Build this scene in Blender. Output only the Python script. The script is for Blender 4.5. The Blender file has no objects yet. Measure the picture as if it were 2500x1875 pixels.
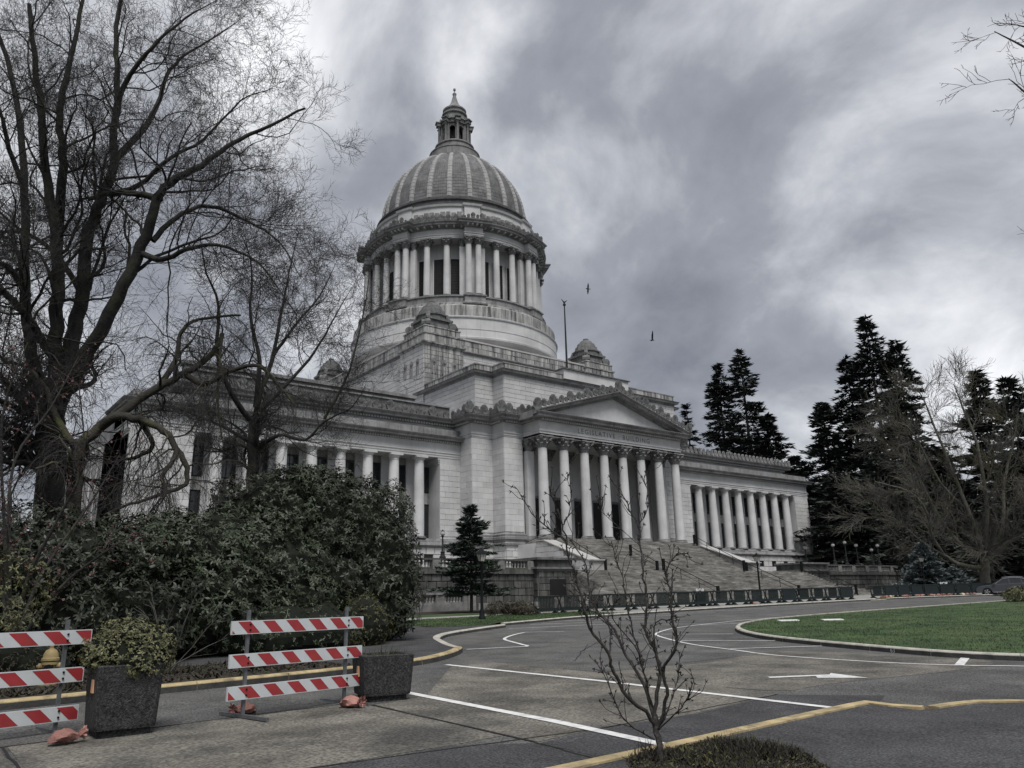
import bpy, math, random
import numpy as np
from math import sin, cos, pi, radians, hypot, atan2, sqrt
SC = bpy.context.scene
COL = SC.collection

# ---------------------------------------------------------------- camera
F_PX, PITCH, ROLL, YAW = 1908.31, 0.26925, -0.02232, 0.90851
CAM = np.array([-66.1006, -99.3804, 1.75])
_f = np.array([cos(YAW)*cos(PITCH), sin(YAW)*cos(PITCH), sin(PITCH)])
_r0 = np.array([sin(YAW), -cos(YAW), 0.0]); _u0 = np.cross(_r0, _f)
_r = cos(ROLL)*_r0 + sin(ROLL)*_u0
_u = -sin(ROLL)*_r0 + cos(ROLL)*_u0
from mathutils import Matrix, Vector
cd = bpy.data.cameras.new('camera'); cam = bpy.data.objects.new('camera', cd); COL.objects.link(cam)
cd.sensor_width = 36.0; cd.lens = F_PX/2500*36.0; cd.clip_start = 0.1; cd.clip_end = 6000
M = Matrix(((_r[0], _u[0], -_f[0], CAM[0]), (_r[1], _u[1], -_f[1], CAM[1]), (_r[2], _u[2], -_f[2], CAM[2]), (0, 0, 0, 1)))
cam.matrix_world = M
SC.camera = cam

# ---------------------------------------------------------------- sky, sun, exposure
SUN_EL, SUN_AZ = radians(60), radians(-112)      # direction towards the sun: azimuth from +x
W = bpy.data.worlds.new('World'); SC.world = W; W.use_nodes = True
nt = W.node_tree; nt.nodes.clear()
def N(t, typ, **kw):
    n = t.nodes.new(typ)
    for k, v in kw.items():
        if k == 'inp':
            for a, b in v.items(): n.inputs[a].default_value = b
        else: setattr(n, k, v)
    return n
out = N(nt, 'ShaderNodeOutputWorld')
tc = N(nt, 'ShaderNodeTexCoord')
sep = N(nt, 'ShaderNodeSeparateXYZ'); nt.links.new(tc.outputs['Generated'], sep.inputs[0])
zc = N(nt, 'ShaderNodeMath', operation='MAXIMUM', inp={1: 0.0}); nt.links.new(sep.outputs[2], zc.inputs[0])
za = N(nt, 'ShaderNodeMath', operation='ADD', inp={1: 0.62}); nt.links.new(zc.outputs[0], za.inputs[0])
dx = N(nt, 'ShaderNodeMath', operation='DIVIDE'); nt.links.new(sep.outputs[0], dx.inputs[0]); nt.links.new(za.outputs[0], dx.inputs[1])
dy = N(nt, 'ShaderNodeMath', operation='DIVIDE'); nt.links.new(sep.outputs[1], dy.inputs[0]); nt.links.new(za.outputs[0], dy.inputs[1])
cmb = N(nt, 'ShaderNodeCombineXYZ'); nt.links.new(dx.outputs[0], cmb.inputs[0]); nt.links.new(dy.outputs[0], cmb.inputs[1])
def mapping(loc, scl, src, rot=(0, 0, 0)):
    m = N(nt, 'ShaderNodeMapping'); m.inputs['Location'].default_value = loc; m.inputs['Scale'].default_value = scl; m.inputs['Rotation'].default_value = rot
    nt.links.new(src, m.inputs[0]); return m.outputs[0]
# warp
wn = N(nt, 'ShaderNodeTexNoise', inp={'Scale': 1.3, 'Detail': 3.0}); nt.links.new(mapping((3.1, 1.7, 0), (1, 1, 1), cmb.outputs[0]), wn.inputs[0])
ws = N(nt, 'ShaderNodeVectorMath', operation='SUBTRACT', inp={1: (.5, .5, .5)}); nt.links.new(wn.outputs['Color'], ws.inputs[0])
wm = N(nt, 'ShaderNodeVectorMath', operation='SCALE'); wm.inputs['Scale'].default_value = 0.34; nt.links.new(ws.outputs[0], wm.inputs[0])
wa = N(nt, 'ShaderNodeVectorMath', operation='ADD'); nt.links.new(cmb.outputs[0], wa.inputs[0]); nt.links.new(wm.outputs[0], wa.inputs[1])
n1 = N(nt, 'ShaderNodeTexNoise', inp={'Scale': 1.15, 'Detail': 9.0, 'Roughness': 0.54})
nt.links.new(mapping((0.62, 4.35, 0.2), (2.6, 2.1, 1), wa.outputs[0], (0, 0, radians(35))), n1.inputs[0])
n2 = N(nt, 'ShaderNodeTexNoise', inp={'Scale': 5.5, 'Detail': 8.0, 'Roughness': 0.56})
nt.links.new(mapping((1.2, 7.4, 2.0), (1, .8, 1), wa.outputs[0]), n2.inputs[0])
mx = N(nt, 'ShaderNodeMath', operation='MULTIPLY_ADD', inp={1: 0.85}); nt.links.new(n2.outputs['Fac'], mx.inputs[0]); nt.links.new(n1.outputs['Fac'], mx.inputs[2])
mb_ = N(nt, 'ShaderNodeMath', operation='SUBTRACT', inp={1: 0.405}); nt.links.new(mx.outputs[0], mb_.inputs[0])
SKYSUM = mb_.outputs[0]
# the thin places where the cloud deck glows
def glow(px, py, rad, amp, src):
    v = (px-1250)/F_PX*_r - (py-937.5)/F_PX*_u + _f; v = v/np.linalg.norm(v)
    d = N(nt, 'ShaderNodeVectorMath', operation='DISTANCE', inp={1: tuple(v)})
    jw = N(nt, 'ShaderNodeVectorMath', operation='SCALE'); jw.inputs['Scale'].default_value = 0.30; nt.links.new(ws.outputs[0], jw.inputs[0])
    ja = N(nt, 'ShaderNodeVectorMath', operation='ADD'); nt.links.new(tc.outputs['Generated'], ja.inputs[0]); nt.links.new(jw.outputs[0], ja.inputs[1])
    nt.links.new(ja.outputs[0], d.inputs[0])
    mr = N(nt, 'ShaderNodeMapRange', interpolation_type='SMOOTHSTEP'); mr.inputs['From Min'].default_value = 0; mr.inputs['From Max'].default_value = rad
    mr.inputs['To Min'].default_value = amp; mr.inputs['To Max'].default_value = 0; nt.links.new(d.outputs['Value'], mr.inputs['Value'])
    a = N(nt, 'ShaderNodeMath', operation='ADD'); nt.links.new(mr.outputs[0], a.inputs[0]); nt.links.new(src, a.inputs[1]); return a.outputs[0]
GLOWS = [(660, 90, .20, .16), (1230, 130, .12, .10), (1170, 255, .08, .12), (1480, 590, .14, .12), (1620, 420, .12, .06), (2150, 640, .15, .08), (1020, 40, .10, .07), (2420, 820, .14, .08), (1700, 480, .10, .06),
         (900, 350, .16, -.10), (1420, 220, .12, -.12), (2250, 300, .40, -.06), (1290, 330, .09, -.09), (1900, 250, .25, -.03)]
for g in GLOWS: SKYSUM = glow(*g, SKYSUM)
rp = N(nt, 'ShaderNodeValToRGB'); e = rp.color_ramp.elements
e[0].position = 0.10; e[0].color = (.120, .130, .158, 1)
e[1].position = 0.90; e[1].color = (.90, .91, .93, 1)
for p_, c_ in ((.42, (.255, .266, .298)), (.54, (.385, .398, .430)), (.66, (.57, .58, .605))):
    k = rp.color_ramp.elements.new(p_); k.color = (*c_, 1)
nt.links.new(SKYSUM, rp.inputs[0])
sky = N(nt, 'ShaderNodeTexSky', sky_type='NISHITA', sun_disc=False); sky.sun_elevation = SUN_EL; sky.sun_rotation = pi/2 - SUN_AZ
skb = N(nt, 'ShaderNodeBackground', inp={'Strength': 0.06}); nt.links.new(sky.outputs[0], skb.inputs[0])
clb = N(nt, 'ShaderNodeBackground', inp={'Strength': 0.76}); nt.links.new(rp.outputs[0], clb.inputs[0])
mxs = N(nt, 'ShaderNodeMixShader', inp={0: 0.94}); nt.links.new(skb.outputs[0], mxs.inputs[1]); nt.links.new(clb.outputs[0], mxs.inputs[2])
nt.links.new(mxs.outputs[0], out.inputs[0])
sd = bpy.data.lights.new('sun', 'SUN'); sd.energy = 1.9; sd.angle = radians(24); sd.color = (1.0, .97, .93)
so = bpy.data.objects.new('sun', sd); COL.objects.link(so)
so.rotation_euler = Vector((cos(SUN_EL)*cos(SUN_AZ), cos(SUN_EL)*sin(SUN_AZ), sin(SUN_EL))).to_track_quat('Z', 'Y').to_euler()
vs = SC.view_settings; vs.view_transform = 'Standard'; vs.look = 'None'; vs.exposure = 0.85; vs.gamma = 1.0; vs.use_curve_mapping = False
SC.cycles.max_bounces = 5; SC.cycles.diffuse_bounces = 3; SC.cycles.glossy_bounces = 2; SC.cycles.transparent_max_bounces = 4; SC.cycles.transmission_bounces = 2
SC.cycles.caustics_reflective = False; SC.cycles.caustics_refractive = False

# ---------------------------------------------------------------- where things stand
SL = 0.0145; GX, GY = SL*cos(YAW), SL*sin(YAW)
def gz(x, y):                                        # the road climbs gently towards the steps
    return GX*(x-CAM[0]) + GY*(y-CAM[1])
def at(fx, fy, d):                                   # a direction (2212-wide frame) and a distance along the ground -> point
    px, py = fx*2500/2212, fy*2500/2212
    v = (px-1250)/F_PX*_r - (py-937.5)/F_PX*_u + _f
    return CAM + v*(d/hypot(v[0], v[1]))

# ---------------------------------------------------------------- materials
MATS = {}
def mat(name, col, rough=.8, var=.25, scale=1.0, bump=.15, bscale=None, spec=.3, col2=None, streak=0.0, streak_col=(.03, .03, .032), island=0.0, detail=6, metallic=0.0, speck=0.0, speck_scale=34.0, hband=0.0, patch=0.0, patch_col=None, patch_scale=.25, coords='Object', coat=0.0, sheen=0.0, top_dirt=0.0):
    m = bpy.data.materials.new(name); m.use_nodes = True; t = m.node_tree
    b = t.nodes['Principled BSDF']; b.inputs['Roughness'].default_value = rough; b.inputs['Specular IOR Level'].default_value = spec; b.inputs['Metallic'].default_value = metallic
    if coat: b.inputs['Coat Weight'].default_value = coat; b.inputs['Coat Roughness'].default_value = .08
    L = t.links.new
    geo = N(t, 'ShaderNodeNewGeometry'); txc = N(t, 'ShaderNodeTexCoord')
    P = geo.outputs['Position'] if coords == 'World' else txc.outputs['Object']
    no = N(t, 'ShaderNodeTexNoise', inp={'Scale': scale, 'Detail': float(detail), 'Roughness': .6}); L(P, no.inputs[0])
    c2 = col2 or tuple(c*(1-var*1.6) for c in col)
    c1 = tuple(min(1, c*(1+var*.6)) for c in col) if not col2 else col
    rr = N(t, 'ShaderNodeMapRange', inp={'From Min': .28, 'From Max': .72}); L(no.outputs['Fac'], rr.inputs[0])
    mx = N(t, 'ShaderNodeMixRGB', inp={1: (*c2, 1), 2: (*c1, 1)}); L(rr.outputs[0], mx.inputs[0])
    c = mx.outputs[0]
    def mul(c, fac_out, lo, hi):
        r = N(t, 'ShaderNodeMapRange', inp={'To Min': lo, 'To Max': hi}); L(fac_out, r.inputs[0])
        h = N(t, 'ShaderNodeVectorMath', operation='SCALE'); L(c, h.inputs[0]); L(r.outputs[0], h.inputs['Scale']); return h.outputs[0]
    if island:
        c = mul(c, geo.outputs['Random Per Island'], 1-island, 1+island*.7)
        oi = N(t, 'ShaderNodeObjectInfo'); c = mul(c, oi.outputs['Random'], 1-island, 1+island*.7)
    if patch:
        pn = N(t, 'ShaderNodeTexNoise', inp={'Scale': patch_scale, 'Detail': 5.0, 'Roughness': .62}); L(P, pn.inputs[0])
        pr = N(t, 'ShaderNodeMapRange', inp={'From Min': .5, 'From Max': .68, 'To Max': patch}); L(pn.outputs['Fac'], pr.inputs[0])
        pm = N(t, 'ShaderNodeMixRGB', inp={2: (*(patch_col or (.03, .03, .03)), 1)}); L(pr.outputs[0], pm.inputs[0]); L(c, pm.inputs[1]); c = pm.outputs[0]
    if streak:
        mp = N(t, 'ShaderNodeMapping', inp={'Scale': (2.3, 2.3, .13)}); L(P, mp.inputs[0])
        sn = N(t, 'ShaderNodeTexNoise', inp={'Scale': 1.0, 'Detail': 7.0, 'Roughness': .7}); L(mp.outputs[0], sn.inputs[0])
        sr = N(t, 'ShaderNodeMapRange', inp={'From Min': .60-.18*streak, 'From Max': .80-.16*streak, 'To Max': streak}); L(sn.outputs['Fac'], sr.inputs[0])
        sm = N(t, 'ShaderNodeMixRGB', inp={2: (*streak_col, 1)}); L(sr.outputs[0], sm.inputs[0]); L(c, sm.inputs[1]); c = sm.outputs[0]
    if hband:
        hp = N(t, 'ShaderNodeMapping', inp={'Scale': (.55, 1.4, 5.0)}); L(P, hp.inputs[0])
        hn = N(t, 'ShaderNodeTexNoise', inp={'Scale': 1.0, 'Detail': 6.0, 'Roughness': .75}); L(hp.outputs[0], hn.inputs[0])
        hr = N(t, 'ShaderNodeMapRange', inp={'From Min': .34, 'From Max': .66}); L(hn.outputs['Fac'], hr.inputs[0]); c = mul(c, hr.outputs[0], 1-hband, 1+hband*.8)
    if speck:
        vn = N(t, 'ShaderNodeTexNoise', inp={'Scale': speck_scale, 'Detail': 4.0}); L(P, vn.inputs[0])
        vr = N(t, 'ShaderNodeMapRange', inp={'From Min': .35, 'From Max': .7}); L(vn.outputs['Fac'], vr.inputs[0]); c = mul(c, vr.outputs[0], 1-speck, 1+speck)
    L(c, b.inputs['Base Color'])
    if bump:
        bn = N(t, 'ShaderNodeTexNoise', inp={'Scale': bscale or scale*6, 'Detail': 5.0}); L(P, bn.inputs[0])
        bp = N(t, 'ShaderNodeBump', inp={'Strength': bump, 'Distance': .05}); L(bn.outputs['Fac'], bp.inputs['Height']); L(bp.outputs[0], b.inputs['Normal'])
    MATS[name] = m; return m
mat('stone', (.515, .518, .525), .85, .16, .35, .12, 6, streak=.34, streak_col=(.13, .128, .125), island=.05, patch=.12, patch_col=(.25, .24, .225), patch_scale=.5, coords='World')
mat('ashlar', (.51, .512, .515), .85, .12, .5, .12, 6, streak=.25, streak_col=(.17, .165, .16), island=.10, coords='World')
mat('ashlar_stained', (.40, .40, .395), .88, .25, .5, .15, 6, streak=.95, streak_col=(.03, .03, .032), island=.16, coords='World')
mat('mortar', (.30, .295, .29), .95, .2, 1, .1, coords='World', streak=.4)
mat('cornice_stone', (.25, .25, .255), .9, .25, .5, .15, 6, streak=.62, streak_col=(.035, .035, .038), island=.05, coords='World', patch=.5, patch_col=(.09, .09, .092), patch_scale=.9)  # weathered stone, darkened further in colour for the shade under the cornices
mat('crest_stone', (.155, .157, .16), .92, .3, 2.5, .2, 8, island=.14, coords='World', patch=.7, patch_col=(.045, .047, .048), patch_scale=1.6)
mat('gutter_stone', (.085, .086, .09), .92, .3, 1.5, .15, 8, coords='World', streak=.4, streak_col=(.03, .03, .03))  # darkest streaked stone, for the dome gutter ring
mat('dome_panel', (.165, .167, .172), .75, .3, .8, .1, 8, island=.16, coords='World', patch=.6, patch_col=(.06, .062, .066), patch_scale=.5, streak=.3)
mat('dome_rib', (.31, .31, .31), .85, .2, .9, .1, 6, island=.08, coords='World', streak=.25, streak_col=(.1, .1, .1))
mat('step_stone', (.225, .220, .205), .9, .32, .9, .15, 9, island=.10, hband=.65, coords='World', patch=.5, patch_col=(.10, .098, .088), patch_scale=.55)
mat('cheek_stone', (.38, .376, .37), .9, .12, .9, .1, coords='World')
mat('wall_block', (.105, .105, .102), .92, .35, 1.2, .25, 9, island=.30, coords='World', streak=.8, streak_col=(.018, .018, .018))
mat('baluster_stone', (.22, .22, .215), .9, .3, 2, .15, island=.2, coords='World', streak=.4)
mat('dark_opening', (.012, .012, .013), .5, .2, 1, 0)
mat('glass', (.020, .022, .026), .12, .1, 1, 0, spec=.6)
mat('bronze', (.028, .029, .031), .7, .2, 3, .05, spec=.2)
mat('black_iron', (.008, .009, .010), .7, .2, 6, .05, spec=.15)
mat('letter_stone', (.13, .128, .125), .9, .15, 3, 0)
mat('asphalt', (.118, .117, .114), .92, .30, .9, .7, 40, speck=.6, speck_scale=32.0, patch=.7, patch_col=(.060, .060, .062), patch_scale=.35, coords='World')
mat('dark_asphalt', (.068, .069, .072), .95, .3, 1.3, .7, 40, speck=.6, speck_scale=36.0, coords='World')
mat('concrete_pad', (.172, .162, .142), .93, .42, .8, .5, 40, speck=.5, speck_scale=24.0, patch=.9, patch_col=(.052, .052, .050), patch_scale=.55, coords='World')
mat('joint_tar', (.014, .014, .014), .8, .2, 3, 0)
mat('road_paint', (.62, .62, .62), .8, .12, 6, .1, patch=.55, patch_col=(.22, .22, .22), patch_scale=5.0, coords='World')
mat('yellow_kerb', (.43, .345, .195), .9, .3, 3, .25, 30, patch=.9, patch_col=(.15, .125, .085), patch_scale=2.6, coords='World')
mat('pale_kerb', (.42, .405, .36), .9, .2, 3, .2, 30, patch=.6, patch_col=(.17, .165, .15), patch_scale=2.5, coords='World')
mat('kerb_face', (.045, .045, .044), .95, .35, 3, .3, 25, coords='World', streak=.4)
mat('walk', (.26, .255, .24), .93, .2, .8, .3, 30, coords='World', patch=.4, patch_col=(.13, .13, .12))
mat('soil', (.040, .034, .028), 1, .4, 3, .6, 12, coords='World')
mat('lawn', (.066, .105, .040), 1, .35, .8, .9, 22, col2=(.014, .034, .014), coords='World', speck=.5, patch=.75, patch_col=(.085, .098, .045), patch_scale=.45)
mat('grass_blade', (.072, .115, .045), .8, .5, .8, 0, island=.35, patch=.7, patch_col=(.028, .055, .022), patch_scale=.5, coords='World')
mat('terrain', (.045, .05, .03), 1, .3, .2, .4, coords='World')
mat('bark', (.034, .033, .032), .95, .4, 2.2, .7, 14, coords='World', patch=.6, patch_col=(.052, .056, .026), patch_scale=1.1)
mat('bark_moss', (.042, .040, .034), .95, .4, 2.0, .8, 14, coords='World', patch=.85, patch_col=(.062, .067, .024), patch_scale=1.3)
mat('twig', (.040, .038, .037), .95, .35, 3, 0, coords='World')
mat('twig_pale', (.105, .102, .093), .95, .35, 1, 0, coords='World', patch=.4, patch_col=(.17, .15, .06))
mat('bark_grey', (.095, .092, .082), .95, .35, 2, .6, 12, coords='World', patch=.5, patch_col=(.08, .085, .035), patch_scale=.8)
mat('sapling_bark', (.036, .033, .031), .8, .45, 14, .4, 60, coords='World', patch=.45, patch_col=(.13, .125, .115), patch_scale=22)
mat('pink_bud', (.17, .085, .085), .8, .3, 2, 0, island=.3)
mat('rhodo_leaf', (.044, .058, .031), .55, .3, .8, 0, island=.5, coords='World', spec=.42)
mat('rhodo_core', (.010, .013, .008), 1, .3, 2, .5, 6, coords='World')  # near-black: the shade inside the bushes is put into this colour
mat('shrub_leaf', (.10, .095, .030), .6, .35, 1.2, 0, island=.45, coords='World', col2=(.045, .050, .022))
mat('planter_leaf', (.135, .132, .066), .6, .3, 6, 0, island=.45, coords='World', col2=(.055, .062, .028))
mat('heather', (.060, .050, .040), .9, .4, 5, 0, island=.5, coords='World', col2=(.030, .032, .018))
mat('fir_needle', (.046, .058, .050), .8, .35, .3, 0, island=.45, coords='World')
mat('fir_small', (.055, .073, .060), .8, .3, .6, 0, island=.4, coords='World')
mat('spruce_blue', (.20, .235, .24), .8, .3, .6, 0, island=.35, coords='World')
mat('aggregate', (.045, .046, .047), .95, .35, 9, .6, 70, speck=.6, patch=.35, patch_col=(.11, .11, .105), patch_scale=38, coords='World')
mat('sign_white', (.50, .525, .54), .45, .07, 4, 0, spec=.4, patch=.2, patch_col=(.38, .40, .42), patch_scale=3)
mat('sign_red', (.30, .032, .036), .45, .12, 5, 0, spec=.4, patch=.15, patch_col=(.2, .05, .05), patch_scale=6)
mat('galvanised', (.16, .17, .18), .5, .25, 8, .1, metallic=.5)
mat('sandbag', (.33, .165, .14), .75, .2, 7, .5, 25, island=.15)
mat('sandbag_pale', (.50, .45, .27), .75, .2, 7, .5, 25)
mat('orange_reflector', (.62, .35, .20), .4, .06, 4, 0)
mat('hydrant_yellow', (.33, .255, .125), .55, .2, 9, .15, patch=.3, patch_col=(.2, .12, .04), patch_scale=9)
mat('barrier_green', (.005, .012, .012), .7, .3, 1.3, .1, spec=.4, island=.25)
mat('barrier_plain', (.005, .012, .014), .7, .3, 1.3, .1, spec=.4, island=.2)
mat('car_paint', (.045, .049, .058), .32, .1, 2, 0, spec=.4, coat=.35)
mat('rubber', (.012, .012, .012), .9, .2, 6, .1)
mat('chrome', (.55, .56, .58), .25, .05, 4, 0, metallic=.9)
mat('lamp_glass', (.50, .49, .45), .35, .1, 5, 0)
mat('globe_glass', (.45, .45, .44), .35, .05, 5, 0)
mat('white_paint', (.75, .75, .75), .6, .06, 4, 0)
mat('bird', (.030, .030, .032), .9, .2, 8, 0)
mat('headlamp', (.62, .64, .66), .15, .05, 5, 0)

# ---------------------------------------------------------------- mesh helpers
class MB:
    def __init__(s): s.v = []; s.f = []
    def add(s, vs, fs):
        o = len(s.v); s.v.extend(vs); s.f.extend([tuple(i+o for i in f) for f in fs]); return s
    def box(s, x0, x1, y0, y1, z0, z1, tx=0.0, ty=0.0):     # tx, ty: taper of the top
        return s.add([(x0, y0, z0), (x1, y0, z0), (x1, y1, z0), (x0, y1, z0), (x0+tx, y0+ty, z1), (x1-tx, y0+ty, z1), (x1-tx, y1-ty, z1), (x0+tx, y1-ty, z1)],
                     [(0, 3, 2, 1), (4, 5, 6, 7), (0, 1, 5, 4), (1, 2, 6, 5), (2, 3, 7, 6), (3, 0, 4, 7)])
    def obox(s, c, a, b, d):                                # half vectors
        c, a, b, d = map(np.array, (c, a, b, d)); vs = []
        for k in (-1, 1):
            for i, j in ((-1, -1), (1, -1), (1, 1), (-1, 1)): vs.append(tuple(c+a*i+b*j+d*k))
        return s.add(vs, [(0, 3, 2, 1), (4, 5, 6, 7), (0, 1, 5, 4), (1, 2, 6, 5), (2, 3, 7, 6), (3, 0, 4, 7)])
    def lathe(s, prof, n=24, cx=0, cy=0, a0=0.0, sq=False):
        vs = []; fs = []
        for r, z in prof:
            for k in range(n):
                a = a0+2*pi*k/n; vs.append((cx+r*cos(a), cy+r*sin(a), z))
        for i in range(len(prof)-1):
            for k in range(n):
                k2 = (k+1) % n; fs.append((i*n+k, i*n+k2, (i+1)*n+k2, (i+1)*n+k))
        fs.append(tuple(range(n-1, -1, -1))); fs.append(tuple((len(prof)-1)*n+k for k in range(n)))
        return s.add(vs, fs)
    def tube(s, pts, rad, n=6, cap=True):
        pts = [np.array(p, float) for p in pts]; m = len(pts)
        if not hasattr(rad, '__len__'): rad = [rad]*m
        vs = []; fs = []; ref = None
        for i in range(m):
            t = pts[min(i+1, m-1)]-pts[max(i-1, 0)]; l = sqrt(t@t) or 1; t = t/l
            if ref is None:
                ref = np.array([0, 0, 1.]) if abs(t[2]) < .9 else np.array([1., 0, 0])
            a = ref-t*(ref@t); la = sqrt(a@a)
            if la < 1e-6: a = np.array([1., 0, 0])-t*t[0]; la = sqrt(a@a)
            a = a/la; b = np.array((t[1]*a[2]-t[2]*a[1], t[2]*a[0]-t[0]*a[2], t[0]*a[1]-t[1]*a[0])); ref = a
            for k in range(n):
                an = 2*pi*k/n; vs.append(tuple(pts[i]+rad[i]*(cos(an)*a+sin(an)*b)))
        for i in range(m-1):
            for k in range(n):
                k2 = (k+1) % n; fs.append((i*n+k, i*n+k2, (i+1)*n+k2, (i+1)*n+k))
        if cap: fs.append(tuple(range(n-1, -1, -1))); fs.append(tuple((m-1)*n+k for k in range(n)))
        return s.add(vs, fs)
    def prism(s, poly, z0, z1):                              # poly: ccw (x, y); z may be callables
        n = len(poly); f0 = z0 if callable(z0) else (lambda x, y: z0); f1 = z1 if callable(z1) else (lambda x, y: z1)
        vs = [(x, y, f0(x, y)) for x, y in poly]+[(x, y, f1(x, y)) for x, y in poly]
        return s.add(vs, [tuple(range(n-1, -1, -1)), tuple(range(n, 2*n))]+[(k, (k+1) % n, n+(k+1) % n, n+k) for k in range(n)])
    def sweep(s, path, prof, closed=False, cap=True, zf=None):     # outward is to the right of travel
        n = len(path); P = [np.array(p[:2], float) for p in path]; nr = []
        def nrm(a, b):
            d = b-a; d = d/max(1e-9, hypot(*d)); return np.array([d[1], -d[0]])
        for i in range(n):
            if closed: a, b = nrm(P[i-1], P[i]), nrm(P[i], P[(i+1) % n])
            else:
                a = nrm(P[max(i-1, 0)], P[max(i-1, 0)+1]); b = nrm(P[min(i, n-2)], P[min(i, n-2)+1])
            nr.append((a+b)/max(.25, 1+a@b))
        m = len(prof); vs = []
        for i in range(n):
            for o, z in prof:
                q = P[i]+nr[i]*o; vs.append((q[0], q[1], z+(zf(q[0], q[1]) if zf else 0)))
        fs = []
        for i in range(n if closed else n-1):
            j = (i+1) % n
            for k in range(m-1): fs.append((i*m+k, j*m+k, j*m+k+1, i*m+k+1))
        if cap and not closed: fs.append(tuple(range(m))); fs.append(tuple((n-1)*m+k for k in range(m-1, -1, -1)))
        return s.add(vs, fs)
    def mesh(s, name, material, smooth=None):
        me = bpy.data.meshes.new(name); me.from_pydata(s.v, [], s.f); me.update()
        me.materials.append(MATS[material] if isinstance(material, str) else material)
        if smooth is not None:
            me.shade_smooth()
            if smooth < 180: me.set_sharp_from_angle(angle=radians(smooth))
        return me
    def build(s, name, material, parent=None, smooth=None, **kw):
        return obj(name, s.mesh(name, material, smooth), parent, **kw)
def obj(name, me, parent=None, loc=None, rotz=None, scale=None, kind=None):
    o = bpy.data.objects.new(name, me); COL.objects.link(o)
    if parent is not None: o.parent = parent
    if loc is not None: o.location = loc
    if rotz is not None: o.rotation_euler = (0, 0, rotz)
    if scale is not None: o.scale = scale
    if kind: o['kind'] = kind
    return o
def tag(o, label, cat, group=None):
    o['label'] = label; o['category'] = cat
    if group: o['group'] = group
    return o
def thing(name, label, cat, loc=(0, 0, 0), rotz=0.0, group=None):
    o = bpy.data.objects.new(name, None); COL.objects.link(o); o.location = loc; o.rotation_euler = (0, 0, rotz); o.empty_display_size = .2
    return tag(o, label, cat, group)
def structure(o): o['kind'] = 'structure'; return o
def npmesh(name, V, Fc, material, smooth=False):             # big arrays, all faces with the same number of corners
    me = bpy.data.meshes.new(name); V = np.asarray(V, np.float32); Fc = np.asarray(Fc, np.int32); nf, k = Fc.shape
    me.vertices.add(len(V)); me.vertices.foreach_set('co', V.ravel())
    me.loops.add(nf*k); me.loops.foreach_set('vertex_index', Fc.ravel())
    me.polygons.add(nf); me.polygons.foreach_set('loop_start', np.arange(0, nf*k, k, dtype=np.int32)); me.polygons.foreach_set('loop_total', np.full(nf, k, np.int32))
    me.update(calc_edges=True); me.materials.append(MATS[material])
    if smooth: me.shade_smooth()
    return me
# ================================================================ the capitol
B = thing('legislative_building', 'pale stone domed capitol with columned portico and long colonnaded wings', 'building')
NBLOCK = [0]; REST = {}
_ub = {}
def unit_block(material):
    if material not in _ub:
        m = MB().add([(-.5, 0, -.5), (.5, 0, -.5), (.5, 0, .5), (-.5, 0, .5), (-.5, -.8, -.5), (.5, -.8, -.5), (.5, -.8, .5), (-.5, -.8, .5), (-.47, -1, -.46), (.47, -1, -.46), (.47, -1, .46), (-.47, -1, .46)],
                     [(0, 1, 5, 4), (1, 2, 6, 5), (2, 3, 7, 6), (3, 0, 4, 7), (4, 5, 9, 8), (5, 6, 10, 9), (6, 7, 11, 10), (7, 4, 8, 11), (8, 9, 10, 11)])
        _ub[material] = m.mesh('block', material)
    return _ub[material]
def ashlar(p0, p1, z0, z1, course, blen, material='ashlar', proud=.05, gap=.012, parent=None, seed=0, limit=300, top=None, counter=NBLOCK, rest=REST, zb=None):
    """courses of single stones on the face from p0 to p1 (outward to the right of travel)"""
    rnd = random.Random(seed); p0 = np.array(p0, float); p1 = np.array(p1, float); Ln = hypot(*(p1-p0)); d = (p1-p0)/Ln; ang = atan2(d[1], d[0]); nrm = np.array([d[1], -d[0]])
    nc = max(1, round((z1-z0)/course)); ch = (z1-z0)/nc
    for c in range(nc):
        nb = max(1, round(Ln/blen)); step = Ln/nb; cuts = [0.0]
        off = step*.5 if c % 2 else 0.0
        x = off if off else step
        while x < Ln-.2*step: cuts.append(x+rnd.uniform(-.12, .12)*step); x += step
        cuts.append(Ln)
        for a, b in zip(cuts, cuts[1:]):
            if b-a < .12: continue
            w = b-a-gap; mid = p0+d*(a+b)/2; zc_ = z0+ch*(c+.5); h = ch-gap; pr = proud*rnd.uniform(.8, 1.15)
            if top is not None and zc_ > top(mid[0], mid[1]): continue
            if counter[0] < limit:
                counter[0] += 1
                obj('block', unit_block(material), parent or B, loc=(mid[0], mid[1], zc_), rotz=ang, scale=(w, pr, h))
            else:
                r = rest.setdefault(material, MB())
                c0 = np.array([mid[0], mid[1], zc_]); ax = np.array([d[0], d[1], 0])*w/2; az = np.array([0, 0, h/2]); nn = np.array([nrm[0], nrm[1], 0])*pr
                k = .94
                vs = [c0-ax-az, c0+ax-az, c0+ax+az, c0-ax+az, c0-ax*k-az*k+nn, c0+ax*k-az*k+nn, c0+ax*k+az*k+nn, c0-ax*k+az*k+nn]
                r.add([tuple(q) for q in vs], [(0, 1, 5, 4), (1, 2, 6, 5), (2, 3, 7, 6), (3, 0, 4, 7), (4, 5, 6, 7)])

YW = -26.9                         # wing front
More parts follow.
